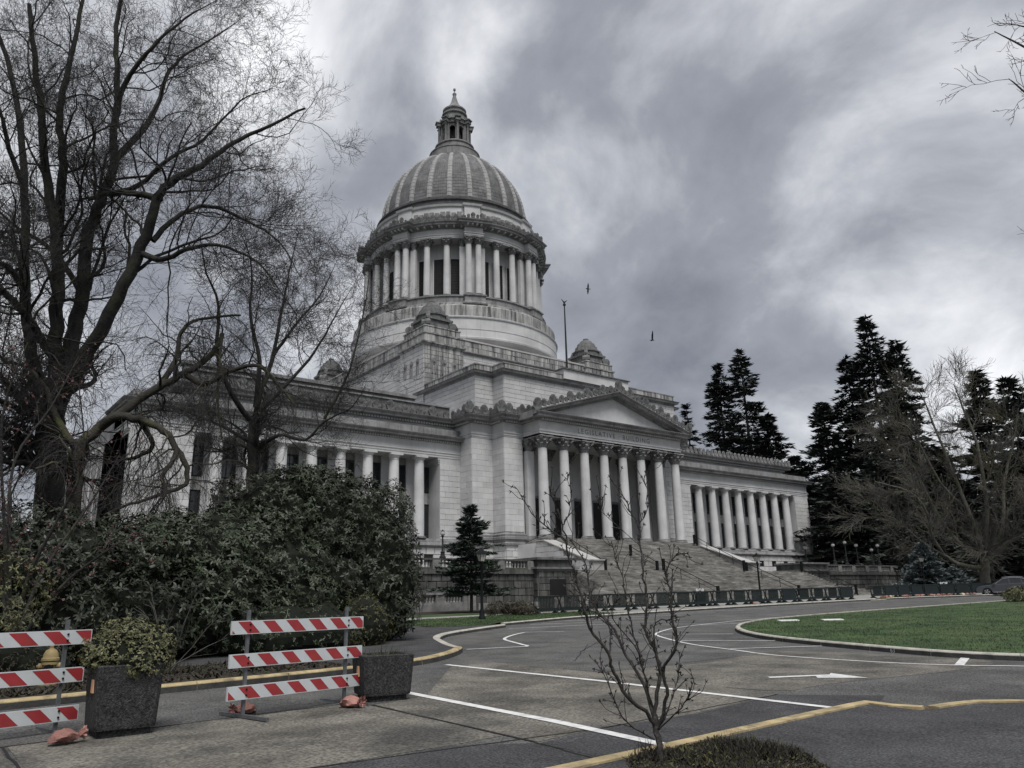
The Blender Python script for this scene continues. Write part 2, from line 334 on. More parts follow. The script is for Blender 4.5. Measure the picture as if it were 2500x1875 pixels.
# ---- cores -----------------------------------------------------------------
PAV = [(-47.2, -22), (-47.2, -25.7), (-17.2, -25.7), (-17.2, -29.2), (-14.4, -29.2), (-14.4, -31.4), (-11.7, -31.4), (-11.7, -34.4), (11.7, -34.4), (11.7, -31.4), (14.4, -31.4), (14.4, -29.2), (17.2, -29.2), (17.2, -25.7), (47.2, -25.7), (47.2, -22)]
for s in (-1, 1):
    poly = [(17.2*s, -24), (17.2*s, -29.2), (14.4*s, -29.2), (14.4*s, -31.4), (11.9*s, -31.4), (11.9*s, -24)]
    MB().prism(poly if s < 0 else poly[::-1], 4.2, 19.3).build('pavilion_core', 'mortar', B)
for s in (-1, 1):
    segs = [((-17.2, -26.9), (-17.2, -29.2)), ((-17.2, -29.2), (-14.4, -29.2)), ((-14.4, -29.2), (-14.4, -31.4)), ((-14.4, -31.4), (-11.9, -31.4)), ((-11.9, -31.4), (-11.9, -29.6))]
    for i, (a, b) in enumerate(segs):
        if s > 0: a, b = (-b[0], b[1]), (-a[0], a[1])
        if s < 0: ashlar(a, b, 8.85, 19.25, .60, 1.45, seed=10+i)
        else: ashlar(a, b, 8.85, 19.25, .60, 1.45, seed=20+i, limit=0)
        ashlar(a, b, 4.2, 7.45, .66, 1.45, seed=30+i+5*(s > 0), proud=.09, gap=.05, limit=300 if s < 0 else 0)
# base mouldings round the pavilions
BASEP = [(0, 7.40), (.28, 7.42), (.32, 7.62), (.18, 7.72), (.20, 8.0), (.34, 8.05), (.36, 8.30), (.22, 8.36), (.26, 8.58), (.08, 8.70), (0, 8.86)]
for s in (-1, 1):
    pth = [(-17.2, -25), (-17.2, -29.2), (-14.4, -29.2), (-14.4, -31.4), (-11.9, -31.4), (-11.9, -30)]
    if s > 0: pth = [(-x, y) for x, y in pth][::-1]
    MB().sweep(pth, BASEP).build('base_moulding', 'cornice_stone', B)
# ---- main entablature running over attic, pavilions and portico --------------
ENT_LOW = [(-.6, 19.23), (0, 19.23), (0, 19.46), (.06, 19.46), (.06, 19.70), (.14, 19.72), (.16, 19.86), (.02, 19.88), (.02, 20.80), (.10, 20.84), (.10, 20.9), (-.6, 20.9)]
ENT_CORN = [(-.6, 20.9), (.30, 20.9), (.30, 21.14), (.42, 21.18), (.95, 21.22), (.97, 21.46), (1.08, 21.50), (1.22, 21.64), (1.24, 21.72), (-.6, 21.80)]
MB().sweep(PAV, ENT_LOW).build('architrave_and_frieze', 'stone', B)
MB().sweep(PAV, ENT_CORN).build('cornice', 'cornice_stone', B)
dm = MB()
for (x0, y0), (x1, y1) in zip(PAV[1:-1], PAV[2:]):
    L_ = hypot(x1-x0, y1-y0); dx_, dy_ = (x1-x0)/L_, (y1-y0)/L_; nx, ny = dy_, -dx_
    for k in range(int(L_/.34)):
        t = .17+k*.34; dm.obox((x0+dx_*t+nx*.36, y0+dy_*t+ny*.36, 21.03), (dx_*.10, dy_*.10, 0), (nx*.10, ny*.10, 0), (0, 0, .10))
dm.build('dentil_course', 'stone', B, kind='stuff')
# portico / pavilion soffits and attic roof
MB().prism([(-11.7, -34.4), (11.7, -34.4), (11.7, -24.5), (-11.7, -24.5)], 19.26, 19.6).build('portico_ceiling', 'stone', B)
MB().prism([(-47.2, -25.7), (-17.2, -25.7), (-17.2, -29.2), (-14.4, -29.2), (-14.4, -31.4), (14.4, -31.4), (14.4, -29.2), (17.2, -29.2), (17.2, -25.7), (47.2, -25.7), (47.2, 25.7), (-47.2, 25.7)], 19.9, 21.78).build('attic_roof', 'cornice_stone', B)
# ---- crest of shells -----------------------------------------------------------
def shell_mesh(w, h, n=7, t=.16, material='crest_stone'):
    m = MB(); front = []; 
    for k in range(n):
        a = pi*(k+.0)/(n-1); r = 1.0
        front.append((-cos(a)*w/2*(1 if 0 < k < n-1 else .72), h*(.32+.68*sin(a)) if 0 < k < n-1 else h*.12))
    vs = [(0, -t, h*.10)]; 
    for k, (x, z) in enumerate(front):
        vs.append((x, -t*(.55 if k % 2 else 1.0), z))
    vs2 = [(x, 0.0, z) for x, z in front]
    nF = len(front); fs = [(0, k+1, k+2) for k in range(nF-1)]
    o = len(vs); fs += [(k+1, o+k, o+k+1, k+2) for k in range(nF-1)]
    vs += vs2; fs.append(tuple(range(o, o+nF)))
    m.add(vs, fs); m.box(-w*.30, w*.30, -t*1.15, 0, 0, h*.22)
    # ribs of the fan
    for k in range(1, n-1):
        x, z = front[k]; m.add([(0-.02, -t*1.02, h*.14), (.02, -t*1.02, h*.14), (x*.93+.03, -t*1.25, z*.93), (x*.93-.03, -t*1.25, z*.93)], [(0, 1, 2, 3)])
    return m.mesh('shell', material)
SH_S = shell_mesh(.52, .58); SH_M = shell_mesh(.80, .86, 9); SH_L = shell_mesh(1.10, 1.16, 11); SH_P = shell_mesh(.70, .92, material='cornice_stone')
def crest(p0, p1, z0, zend=None, big=3, spacing=.78, parent=None, base=True, first=0, mats=None):
    p0 = np.array(p0, float); p1 = np.array(p1, float); L_ = hypot(*(p1-p0)); d = (p1-p0)/L_; ang = atan2(d[1], d[0]); n = max(1, int(round(L_/spacing)))
    for k in range(n):
        t = (k+.5)/n; q = p0+d*L_*t; z = z0+(0 if zend is None else (zend-z0)*t)
        ms = mats or (SH_M, SH_S)
        me = SH_L if (k+first) % (2*big) == 0 and len(ms) > 1 else ms[(k+first) % len(ms)]
        obj('shell', me, parent or B, loc=(q[0], q[1], z), rotz=ang)
CP = [(PAV[i]) for i in range(len(PAV))]
def offs(o):                                            # path offset outward
    n = len(CP); res = []
    for i in range(n):
        a = np.array(CP[i]); 
        def nr(i0, i1):
            d = np.array(CP[i1])-np.array(CP[i0]); d = d/hypot(*d); return np.array([d[1], -d[0]])
        na = nr(max(i-1, 0), max(i-1, 0)+1); nb = nr(min(i, n-2), min(i, n-2)+1)
        res.append(a+(na+nb)/max(.25, 1+na@nb)*o)
    return res
OC = offs(.95)
for i in range(1, len(OC)-2):
    if i == 7: continue                                  # the pediment carries its own
    if i in (1, 13): continue
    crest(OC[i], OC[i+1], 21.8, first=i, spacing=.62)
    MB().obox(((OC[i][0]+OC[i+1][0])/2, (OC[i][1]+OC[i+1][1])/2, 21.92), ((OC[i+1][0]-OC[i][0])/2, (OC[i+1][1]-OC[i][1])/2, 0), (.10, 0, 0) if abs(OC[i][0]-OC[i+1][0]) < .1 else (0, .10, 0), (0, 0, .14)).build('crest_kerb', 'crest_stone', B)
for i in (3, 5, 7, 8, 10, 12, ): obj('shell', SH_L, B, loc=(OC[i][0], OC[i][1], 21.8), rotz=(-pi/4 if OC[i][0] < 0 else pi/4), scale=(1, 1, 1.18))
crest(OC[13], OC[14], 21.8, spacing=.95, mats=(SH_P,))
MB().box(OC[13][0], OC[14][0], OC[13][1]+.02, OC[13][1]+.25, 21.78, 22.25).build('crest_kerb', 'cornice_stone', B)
# left attic: the shells sit against a parapet
MB().box(-47.2, -18.3, -26.35, -25.7, 21.78, 23.0).build('attic_parapet', 'crest_stone', B)
MB().box(-47.4, -18.3, -26.5, -25.6, 23.0, 23.16).build('parapet_coping', 'cornice_stone', B)
crest((-47.0, -26.4), (-18.4, -26.4), 21.8, spacing=.9, first=1)
MB().box(-47.0, -21.8, -24.5, -23.6, 21.78, 24.0).build('rear_parapet', 'cornice_stone', B)
MB().box(-47.2, -21.7, -24.8, -23.4, 24.0, 24.35).build('parapet_coping', 'cornice_stone', B)
MB().box(18, 47, -24.0, -23.5, 21.78, 22.5).build('rear_parapet', 'cornice_stone', B)
# ---- pediment ---------------------------------------------------------------
APZ = 25.55; HX = 12.95
MB().add([(-11.2, -34.35, 21.7), (11.2, -34.35, 21.7), (0, -34.35, APZ-.45), (-11.2, -33.9, 21.7), (11.2, -33.9, 21.7), (0, -33.9, APZ-.45)], [(0, 1, 2), (3, 5, 4), (0, 2, 5, 3), (1, 4, 5, 2)]).build('tympanum', 'stone', B)
for s in (-1, 1):
    m = MB(); prof = [(-34.2, -.62), (-34.75, -.60), (-34.78, -.40), (-35.35, -.34), (-35.40, -.12), (-35.62, .02), (-35.64, .12), (-31.5, .12), (-31.5, -.62)]
    vs = []
    for (x, z) in ((s*HX, 21.72), (0, APZ)):
        for y, o in prof: vs.append((x, y, z+o+(0.18 if x else 0)*0))
    n = len(prof); m.add(vs, [(k, (k+1) % n, n+(k+1) % n, n+k) for k in range(n)]+[tuple(range(n)), tuple(range(2*n-1, n-1, -1))])
    m.build('raking_cornice', 'cornice_stone', B)
    if s < 0: crest((-HX+.1, -35.45), (-.35, -35.45), 21.98, APZ+.05, spacing=.66, big=2, first=1)
    else: crest((.35, -35.45), (HX-.1, -35.45), APZ+.05, 21.98, spacing=.66, big=2, first=2)
obj('shell', SH_L, B, loc=(0, -35.45, APZ+.1), scale=(1.15, 1, 1.25))
MB().add([(-11.6, -34, 21.7), (11.6, -34, 21.7), (0, -34, APZ), (-11.6, -29, 21.7), (11.6, -29, 21.7), (0, -29, APZ)], [(0, 1, 2), (3, 5, 4), (0, 2, 5, 3), (1, 4, 5, 2)]).build('portico_roof', 'cornice_stone', B)
# inscription, cut letters
def inscription(body, x, z, size, y):
    cu = bpy.data.curves.new('inscription', 'FONT'); cu.body = body; cu.size = size; cu.align_x = 'CENTER'; cu.extrude = .006; cu.space_character = 1.32
    to = bpy.data.objects.new('tmp', cu); COL.objects.link(to); dg = bpy.context.evaluated_depsgraph_get()
    me = bpy.data.meshes.new_from_object(to.evaluated_get(dg)); bpy.data.objects.remove(to)
    me.materials.clear(); me.materials.append(MATS['letter_stone']); me.name = 'inscription'
    v = np.zeros(len(me.vertices)*3); me.vertices.foreach_get('co', v); v = v.reshape(-1, 3); w = np.empty_like(v); w[:, 0] = v[:, 0]*1.06; w[:, 1] = -v[:, 2]; w[:, 2] = v[:, 1]; me.vertices.foreach_set('co', w.ravel()); me.update()
    # one mesh per letter
    par = list(range(len(me.vertices)))
    def find(a):
        while par[a] != a: par[a] = par[par[a]]; a = par[a]
        return a
    for e_ in me.edges: par[find(e_.vertices[0])] = find(e_.vertices[1])
    grp = {}
    for k in range(len(me.vertices)): grp.setdefault(find(k), []).append(k)
    gl = sorted(([min(w[q, 0] for q in g), max(w[q, 0] for q in g), g] for g in grp.values()), key=lambda g: g[0]); mer = []
    for g in gl:
        if mer and g[0] < mer[-1][1]-.02: mer[-1][1] = max(mer[-1][1], g[1]); mer[-1][2] += g[2]
        else: mer.append(g)
    for g in mer:
        idx = {q: n_ for n_, q in enumerate(g[2])}; fs = [tuple(idx[v_] for v_ in p_.vertices) for p_ in me.polygons if p_.vertices[0] in idx]
        MB().add([(w[q, 0]+x, w[q, 1]+y, w[q, 2]+z) for q in g[2]], fs).build('letter', 'letter_stone', B)
inscription('LEGISLATIVE \u00b7 BUILDING', .0, 20.06, .80, -34.43)
# ---- columns ----------------------------------------------------------------
def shaft_mesh(rb, rt, z0, z1, n=20, drums=5):
    prof = []; 
    for k in range(drums*2+1):
        t = k/(drums*2); z = z0+(z1-z0)*t; e = rb-(rb-rt)*(t**1.6); prof.append((e, z))
    return MB().lathe(prof, n).mesh('shaft', 'stone', 40)
def attic_base(rb, h, n=20):
    return MB().lathe([(rb*1.42, 0), (rb*1.42, h*.30), (rb*1.36, h*.32), (rb*1.40, h*.45), (rb*1.30, h*.56), (rb*1.18, h*.62), (rb*1.18, h*.72), (rb*1.24, h*.78), (rb*1.22, h*.9), (rb*1.02, h)], n).mesh('base', 'cornice_stone', 35)
def corinthian(rt, h, n=16):
    m = MB(); m.lathe([(rt*1.02, 0), (rt*1.08, .05*h), (rt*.95, .08*h), (rt*.98, .5*h), (rt*1.15, .8*h), (rt*1.3, .88*h)], n)
    for row, (z0, z1, ro, cnt, a0) in enumerate(((.06, .42, 1.36, 8, 0), (.10, .66, 1.50, 8, pi/8))):
        for k in range(cnt):
            a = a0+2*pi*k/cnt; ca, sa = cos(a), sin(a); w = rt*.36
            def pt(r, sd, z): return (r*ca-sd*sa, r*sa+sd*ca, z*h)
            vs = [pt(rt*1.0, -w, z0), pt(rt*1.0, w, z0), pt(rt*1.08, w*1.05, (z0+z1)/2), pt(rt*1.08, -w*1.05, (z0+z1)/2), pt(rt*ro, w*.7, z1), pt(rt*ro, -w*.7, z1), pt(rt*ro*1.06, w*.5, z1-.09), pt(rt*ro*1.06, -w*.5, z1-.09), pt(rt*1.2, w*.6, z1-.04), pt(rt*1.2, -w*.6, z1-.04)]
            m.add(vs, [(0, 1, 2, 3), (3, 2, 4, 5), (5, 4, 6, 7), (7, 6, 8, 9)])
    for k in range(4):                                        # corner volutes
        a = pi/4+k*pi/2; c = np.array([rt*1.55*cos(a), rt*1.55*sin(a), .78*h]); t = np.array([-sin(a), cos(a), 0])
        pts = [c-t*rt*.22, c+t*rt*.22]; m.tube(pts, rt*.26, 7)
        m.tube([(rt*1.02*cos(a), rt*1.02*sin(a), .5*h), (rt*1.3*cos(a), rt*1.3*sin(a), .72*h), tuple(c+np.array([0, 0, .1*h]))], [rt*.12, rt*.13, rt*.14], 5)
    ab = []; 
    for k in range(4):
        a = pi/4+k*pi/2; ab.append((rt*1.95*cos(a-.07), rt*1.95*sin(a-.07))); ab.append((rt*1.95*cos(a+.07), rt*1.95*sin(a+.07))); b = a+pi/4; ab.append((rt*1.20*cos(b), rt*1.20*sin(b)))
    m.prism(ab, .89*h, h)
    m.v = [(x*(1+.30*min(1, max(0, z/h)*1.6)), y*(1+.30*min(1, max(0, z/h)*1.6)), z) for x, y, z in m.v]
    return m.mesh('capital', 'cornice_stone')
def doric_cap(rt, h):
    m = MB().lathe([(rt, 0), (rt*1.06, h*.1), (rt*1.0, h*.16), (rt*1.0, h*.38), (rt*1.08, h*.42), (rt*1.32, h*.66), (rt*1.34, h*.70)], 20)
    s = rt*1.42; m.box(-s, s, -s, s, h*.70, h); return m.mesh('capital', 'stone', 35)
def column(name, x, y, z, meshes, rot=0.0):
    sh, ba, ca, zcap = meshes
    o = obj(name, sh, B, loc=(x, y, z), rotz=rot)
    if ba: obj('base', ba, o)
    obj('capital', ca, o, loc=(0, 0, zcap)); return o
hC = 19.23-8.0
PC = (shaft_mesh(.60, .50, .45, hC-1.35, 24, 8), attic_base(.60, .46), corinthian(.50, 1.35), hC-1.35)
for k in range(8): column('portico_column', (k-3.5)*3.1394, -33.92, 8.0, PC)
PI = (MB().box(-.5, .5, -.3, .3, .45, hC-1.35).mesh('shaft', 'stone'), MB().box(-.62, .62, -.42, .42, 0, .45, .08, .08).mesh('base', 'cornice_stone'), corinthian(.40, 1.35), hC-1.35)
for x, y in ((-10.99, -31.5), (10.99, -31.5), (-10.99, -28.6), (10.99, -28.6), (-7.85, -27.5), (-4.71, -27.5), (-1.57, -27.5), (1.57, -27.5), (4.71, -27.5), (7.85, -27.5)): column('pilaster', x, y, 8.0, PI)
hD = 17.10-8.25
DC = (shaft_mesh(.62, .515, .10, hD-.75, 24, 5), MB().lathe([(.86, 0), (.86, .10), (.80, .11), (.80, .18), (.66, .24)], 20).mesh('base', 'cornice_stone', 35), doric_cap(.515, .75), hD-.75)
LX = [-22.3-3.1*k for k in range(8)]; RX = [24.46+3.07*k for k in range(8)]
for x in LX+RX: column('wing_column', x, -26.4, 8.25, DC)
for k in range(9): column('end_column', -51.1, -14+3.1*k, 8.25, DC)
# ---- wings -------------------------------------------------------------------
def wing(x0, x1, cx0, cx1):
    """front: piers outside [cx0, cx1], a recessed colonnade inside it"""
    yb = -24.5
    MB().box(x0, x1, yb, 24.5, 4.2, 17.1).build('wing_core', 'mortar', B)
    for a, b in ((x0, cx0), (cx1, x1)):
        if b-a < .2: continue
        MB().box(a, b, YW+.05, yb, 4.2, 17.1).build('pier_core', 'stone', B)
        ashlar((a, YW+.05), (b, YW+.05), 8.5, 16.35, .60, 1.3, seed=int(a*3), limit=0, proud=.05)
        MB().sweep([(a, yb), (a, YW+.3), (b, YW+.3), (b, yb)], [(.0, 16.4), (.08, 16.42), (.08, 16.6), (.16, 16.66), (.16, 16.74), (.24, 16.86), (.24, 17.1), (0, 17.1)]).build('pier_capital', 'stone', B)
    # stylobate, base wall with cellar windows
    MB().sweep([(x0, -20), (x0, YW), (x1, YW), (x1, -20)], [(-2.6, 8.25), (.0, 8.25), (.05, 8.10), (.28, 8.04), (.30, 7.80), (.60, 7.70), (.66, 7.50), (.34, 7.40), (.30, 7.30), (.0, 7.28)][::-1]).build('stylobate', 'cornice_stone', B)
    MB().box(x0-.3, x1+.3, YW-.25, yb, 4.2, 7.29).build('plinth_core', 'mortar', B)
    # entablature
    p = [(x0, -20), (x0, YW), (x1, YW), (x1, -20)]
    MB().sweep(p, [(-2.4, 17.1), (0, 17.1), (0, 17.34), (.05, 17.34), (.05, 17.58), (.13, 17.62), (.13, 17.70), (0, 17.72), (0, 18.66), (.06, 18.70), (-2.4, 18.7)]).build('architrave_and_frieze', 'stone', B)
    MB().sweep(p, [(-2.4, 18.7), (.16, 18.7), (.16, 18.93), (.26, 18.97), (.72, 19.0), (.74, 19.2), (.84, 19.24), (.95, 19.38), (.96, 19.44), (.06, 19.60), (.06, 20.32), (-2.4, 20.36)]).build('cornice', 'cornice_stone', B)
    d = MB(); 
    for k in range(int((x1-x0)/.30)): d.box(x0+.08+k*.30, x0+.24+k*.30, YW-.24, YW-.1, 18.74, 18.90)
    d.build('dentil_course', 'stone', B, kind='stuff')
    MB().box(x0, x1, -24.5, 24.5, 17.1, 20.3).build('wing_roof', 'cornice_stone', B)
wing(-51.6, -16.5, -46.2, -19.9); wing(16.5, 51.6, 22.2, 47.9)
# end front towards the trees: piers at the corners, the colonnade between
MB().box(-51.6, -49.5, -26.5, -16.4, 8.2, 17.1).build('pier_core', 'stone', B)
MB().box(-51.6, -49.5, 13.6, 26.9, 8.2, 17.1).build('pier_core', 'stone', B)
MB().box(-51.7, -49, -27, 26.9, 7.3, 8.25).build('stylobate', 'cornice_stone', B)
MB().box(-51.6, -49, -27, 26.9, 4.2, 7.3).build('plinth_core', 'stone', B)
MB().box(-51.55, -49, -20, 26.9, 17.1, 20.3).build('end_entablature', 'stone', B)
# bay windows between the columns
def bay_window(x, w, yb):
    o = MB().box(x-w/2, x+w/2, yb-.10, yb-.02, 8.5, 16.3).build('window', 'bronze', B)
    for z0, z1 in ((8.9, 12.0), (13.5, 16.1)):
        for a, b in ((-w/2+.12, -.06), (.06, w/2-.12)):
            for zz0, zz1 in ((z0, z0+(z1-z0)*.68), (z0+(z1-z0)*.72, z1)):
                MB().box(x+a, x+b, yb-.14, yb-.08, zz0, zz1).build('pane', 'glass', o)
    MB().box(x-w/2, x+w/2, yb-.22, yb-.08, 12.15, 13.35).build('spandrel', 'ashlar_stained', o)
for X, extra in ((LX, (-20.75, -45.5)), (RX, (22.9, 47.4))):
    xs = sorted(X); mids = [(a+b)/2 for a, b in zip(xs, xs[1:])]
    mids += [xs[0]-1.5, xs[-1]+1.5]
    for x in mids: bay_window(x, 1.75, -24.5)
    for x in xs: MB().box(x-.62, x+.62, -24.75, -24.45, 8.25, 17.1).build('wall_pier', 'stone', B)
# cellar courses and windows
CW = [24.6+3.07*k for k in range(9)]
def base_course(x0, x1, wins, seed):
    y = YW-.25
    edges = sorted(wins)
    # three courses, the stones stop at the openings
    z = [4.2, 4.95, 5.75, 6.55, 7.28]
    for c in range(4):
        segs = []; cur = x0-.3
        for w in edges:
            segs.append((cur, w-.55)); cur = w+.55
        segs.append((cur, x1+.3))
        if z[c+1] > 6.95 or z[c] < 5.2: segs = [(x0-.3, x1+.3)]
        for a, b in segs:
            if b-a > .2: ashlar((a, y), (b, y), z[c], z[c+1], z[c+1]-z[c], 1.1, seed=seed+c, proud=.10, gap=.05, limit=0)
    for w in edges:
        o = MB().box(w-.55, w+.55, y-.02, y, 5.2, 6.6).build('cellar_window', 'dark_opening', B)
        MB().box(w-.62, w+.62, y-.14, y-.01, 5.08, 5.22).build('sill', 'stone', o)
base_course(-51.6, -16.5, [-21.5-3.1*k for k in range(9)], 50); base_course(16.5, 51.6, CW, 60)
# ---- portico back wall and doors ----------------------------------------------
MB().box(-12, 12, -27.2, -24.6, 8.0, 19.3).build('portico_wall', 'stone', B)
for s in (-1, 1): MB().box(min(s*11.6, s*12.0), max(s*11.6, s*12.0), -31.2, -27.2, 8.0, 19.3).build('portico_side_wall', 'stone', B)
for i, x in enumerate((-6.28, -3.14, 0, 3.14, 6.28)):
    o = MB().box(x-.9, x+.9, -27.45, -27.15, 8.0, 13.6).build('door_surround', 'cornice_stone', B)
    MB().box(x-.62, x+.62, -27.52, -27.40, 8.0, 13.3).build('door_leaf', 'dark_opening', o)
MB().box(-11.9, 11.9, -35.4, -27, 7.2, 8.0).build('portico_floor', 'step_stone', B)
MB().box(-12.9, 12.9, -35.2, -29, 4.0, 7.45).build('portico_base', 'ashlar', B)
# ---- tier behind the pediment ----------------------------------------------------
T1 = [(-16.85, -16.5), (-16.85, -29.5), (-14.4, -29.5), (-14.4, -31.6), (14.4, -31.6), (14.4, -29.5), (16.85, -29.5), (16.85, -16.5)]
MB().prism(T1, 21.5, 27.0).build('tier_core', 'mortar', B)
for i, (a, b) in enumerate(zip(T1, T1[1:])): ashlar(a, b, 21.75, 26.45, .52, 1.5, seed=80+i, limit=300)
MB().sweep(T1, [(-.5, 26.45), (.06, 26.45), (.08, 26.62), (.22, 26.68), (.46, 26.74), (.50, 26.92), (.62, 27.02), (.05, 27.10), (-.5, 27.10)]).build('cornice', 'cornice_stone', B)
for i, (a, b) in enumerate(zip(T1, T1[1:])): ashlar(a, b, 27.1, 27.78, .68, 1.3, 'ashlar_stained', seed=90+i, limit=300, proud=.10)
MB().sweep(T1, [(-.9, 27.0), (0, 27.05), (.0, 27.78), (.14, 27.78), (.14, 27.92), (-.9, 27.96)]).build('parapet_coping', 'cornice_stone', B)
MB().prism(T1, 27.0, 27.3).build('tier_roof', 'cornice_stone', B)
MB().box(-5.5, 5.5, -31.9, -28.5, 27.3, 28.5).build('roof_block', 'stone', B)
MB().box(-5.7, 5.7, -32.1, -28.3, 28.5, 28.62).build('block_coping', 'crest_stone', B)
# ---- square plinth under the drum ---------------------------------------------------
T2 = [(-16.4, 17.6), (-16.4, -17.6), (16.4, -17.6), (16.4, 17.6)]
MB().prism([(-16.4, -17.6), (16.4, -17.6), (16.4, 17.6), (-16.4, 17.6)], 20, 35.2).build('plinth_core', 'mortar', B)
for i in range(2):
    ashlar(T2[i], T2[i+1], 22.0, 33.3, .62, 1.6, seed=100+i, limit=300)
    ashlar(T2[i], T2[i+1], 33.6, 35.1, .75, 1.6, 'ashlar_stained', seed=105+i, limit=0, proud=.22)
MB().sweep(T2+[(-16.4, 17.6)], [(-.3, 33.25), (.12, 33.25), (.14, 33.42), (.36, 33.5), (.38, 33.62), (.2, 33.7), (-.3, 33.7)]).build('string_course', 'cornice_stone', B)
MB().sweep(T2+[(-16.4, 17.6)], [(-1.2, 35.1), (.25, 35.1), (.30, 35.14), (.30, 35.36), (-1.2, 35.42)]).build('parapet_coping', 'cheek_stone', B)
# ---- corner turrets ---------------------------------------------------------------------
def turret(cx, cy, front):
    h = 2.98
    o = MB().box(cx-h, cx+h, cy-h, cy+h, 22, 33.2).build('turret', 'mortar', B)
    if front:
        sq = [(cx-h, cy+h), (cx-h, cy-h), (cx+h, cy-h), (cx+h, cy+h)]
        for i in range(3): ashlar(sq[i], sq[i+1], 22.0, 33.2, .62, .98, 'ashlar_stained' if i == 1 else 'ashlar', seed=120+i, parent=o, limit=300, gap=.035)
    pr = [(0, 33.15), (.10, 33.2), (.16, 33.4), (.34, 33.46), (.36, 33.66), (.1, 33.75), (-.15, 33.78), (-.15, 34.80), (.0, 34.84), (.02, 35.02), (-.30, 35.06), (-.32, 35.85), (-.20, 35.88), (-.20, 36.02), (-1.0, 36.1)]
    sq = [(cx-h, cy-h), (cx+h, cy-h), (cx+h, cy+h), (cx-h, cy+h)]
    MB().sweep(sq, pr, closed=True).build('turret_steps', 'ashlar_stained', o)
    MB().box(cx-h+.4, cx+h-.4, cy-h+.4, cy+h-.4, 33, 36.05).build('turret_roof', 'crest_stone', o)
    # stones of the upper steps
    for (zz0, zz1, in_) in ((33.8, 34.78, .15), (35.08, 35.84, .32)):
        s2 = [(cx-h+in_, cy+h-in_), (cx-h+in_, cy-h+in_), (cx+h-in_, cy-h+in_), (cx+h-in_, cy+h-in_)]
        for i in range(3): ashlar(s2[i], s2[i+1], zz0, zz1, 1.0, .78, 'ashlar_stained', seed=130+i, parent=o, limit=0, proud=.06, gap=.05)
    m = MB(); m.box(cx-1.9, cx+1.9, cy-1.9, cy+1.9, 36.0, 37.3, .12, .12); m.box(cx-2.05, cx+2.05, cy-2.05, cy+2.05, 37.3, 37.6)
    m.build('pedestal', 'crest_stone', o)
    MB().lathe([(1.95, 37.6), (1.95, 38.1), (2.1, 38.15), (2.1, 38.35), (1.85, 38.4), (1.72, 39.0), (1.55, 39.05), (1.35, 39.6), (1.15, 39.65), (.85, 40.1), (.45, 40.3), (.45, 40.5), (0.02, 40.55)], 12, cx, cy).build('cap', 'crest_stone', o)
    for sx, sy in ((1, 1), (1, -1), (-1, 1), (-1, -1)):        # scrolls leaning on the corners
        v = MB(); dx_, dy_ = sx*.7071, sy*.7071; pts = []; rd = []
        for k in range(9):
            t = k/8; r = 3.05-1.1*t; z = 36.35+2.0*t**1.6
            pts.append((cx+dx_*r, cy+dy_*r, z)); rd.append(.42-.12*t)
        v.tube(pts, rd, 6)
        c = np.array([cx+dx_*3.0, cy+dy_*3.0, 36.5]); tt = np.array([-dy_, dx_, 0]); v.tube([c-tt*.55, c+tt*.55], .5, 9)
        v.build('scroll', 'crest_stone', o)
    if front:
        for dxk in (-1.55, 0, 1.55):
            for fx, fy, ax in ((cx+dxk, cy-h-.03, 0), (cx-h-.03, cy+dxk, 1)):
                r = MB()
                for R_, z_ in ((.42, .06), (.26, .12), (.14, .20)):
                    n = 12; ring = []
                    for k in range(n):
                        a = 2*pi*k/n; u_, w_ = R_*cos(a), R_*sin(a)
                        ring.append((fx+u_, fy-z_, 31.2+w_) if ax == 0 else (fx-z_, fy+u_, 31.2+w_))
                    o_ = len(r.v); r.add(ring, [tuple(range(n))])
                    base = [(q[0], fy+.02, q[2]) if ax == 0 else (fx+.02, q[1], q[2]) for q in ring]
                    r.add(ring+base, [(k, (k+1) % n, n+(k+1) % n, n+k) for k in range(n)])
                r.build('rosette', 'cornice_stone', o)
                l0, l1 = (.10, .9)
                for off in (-.22, .22):
                    a_ = MB()
                    if ax == 0: a_.box(fx+off-.08, fx+off+.08, fy-.10, fy+.02, 29.6, 30.75)
                    else: a_.box(fx-.10, fx+.02, fy+off-.08, fy+off+.08, 29.6, 30.75)
                    a_.build('ribbon', 'cornice_stone', o)
for cx, cy in ((-14.02, -15.52), (14.02, -15.52), (-14.02, 15.52), (14.02, 15.52)): turret(cx, cy, cx < 0 and cy < 0)
# ---- drum ------------------------------------------------------------------------------
NS = 128
MB().lathe([(15.6, 35.2), (15.6, 36.4), (15.9, 36.5), (16.35, 36.9), (16.40, 37.15), (16.22, 37.25), (16.22, 38.2), (16.16, 38.22), (16.16, 38.32), (16.22, 38.34), (16.22, 39.95), (16.36, 40.0), (16.40, 40.18), (16.2, 40.3)], NS).build('lower_drum', 'stone', B, smooth=25)
MB().lathe([(16.0, 40.2), (16.0, 41.9), (15.8, 42.1), (15.2, 42.25), (15.2, 42.6)], NS).build('drum_shoulder', 'ashlar_stained', B, smooth=25)
GA = [22.5+45*k for k in range(8)]
def ringpath(R0, dR, half=5.4):
    p = []
    for g in GA:
        for a in np.arange(g-45+half, g-half+.01, (45-2*half)/8): p.append((R0*cos(radians(a)), R0*sin(radians(a))))
        for a in (g-half, g, g+half): p.append(((R0+dR)*cos(radians(a)), (R0+dR)*sin(radians(a))))
    return p
MB().sweep(ringpath(14.45, .62), [(-3, 42.4), (.35, 42.5), (.38, 42.72), (.15, 42.85), (.1, 43.0), (.1, 43.75), (.26, 43.82), (.26, 44.02), (0, 44.1), (-3.2, 44.15)], closed=True).build('drum_podium', 'cornice_stone', B)
MB().lathe([(11.7, 44), (11.7, 53.4)], 64).build('drum_wall', 'stone', B, smooth=25)
hK = 53.3-44.12
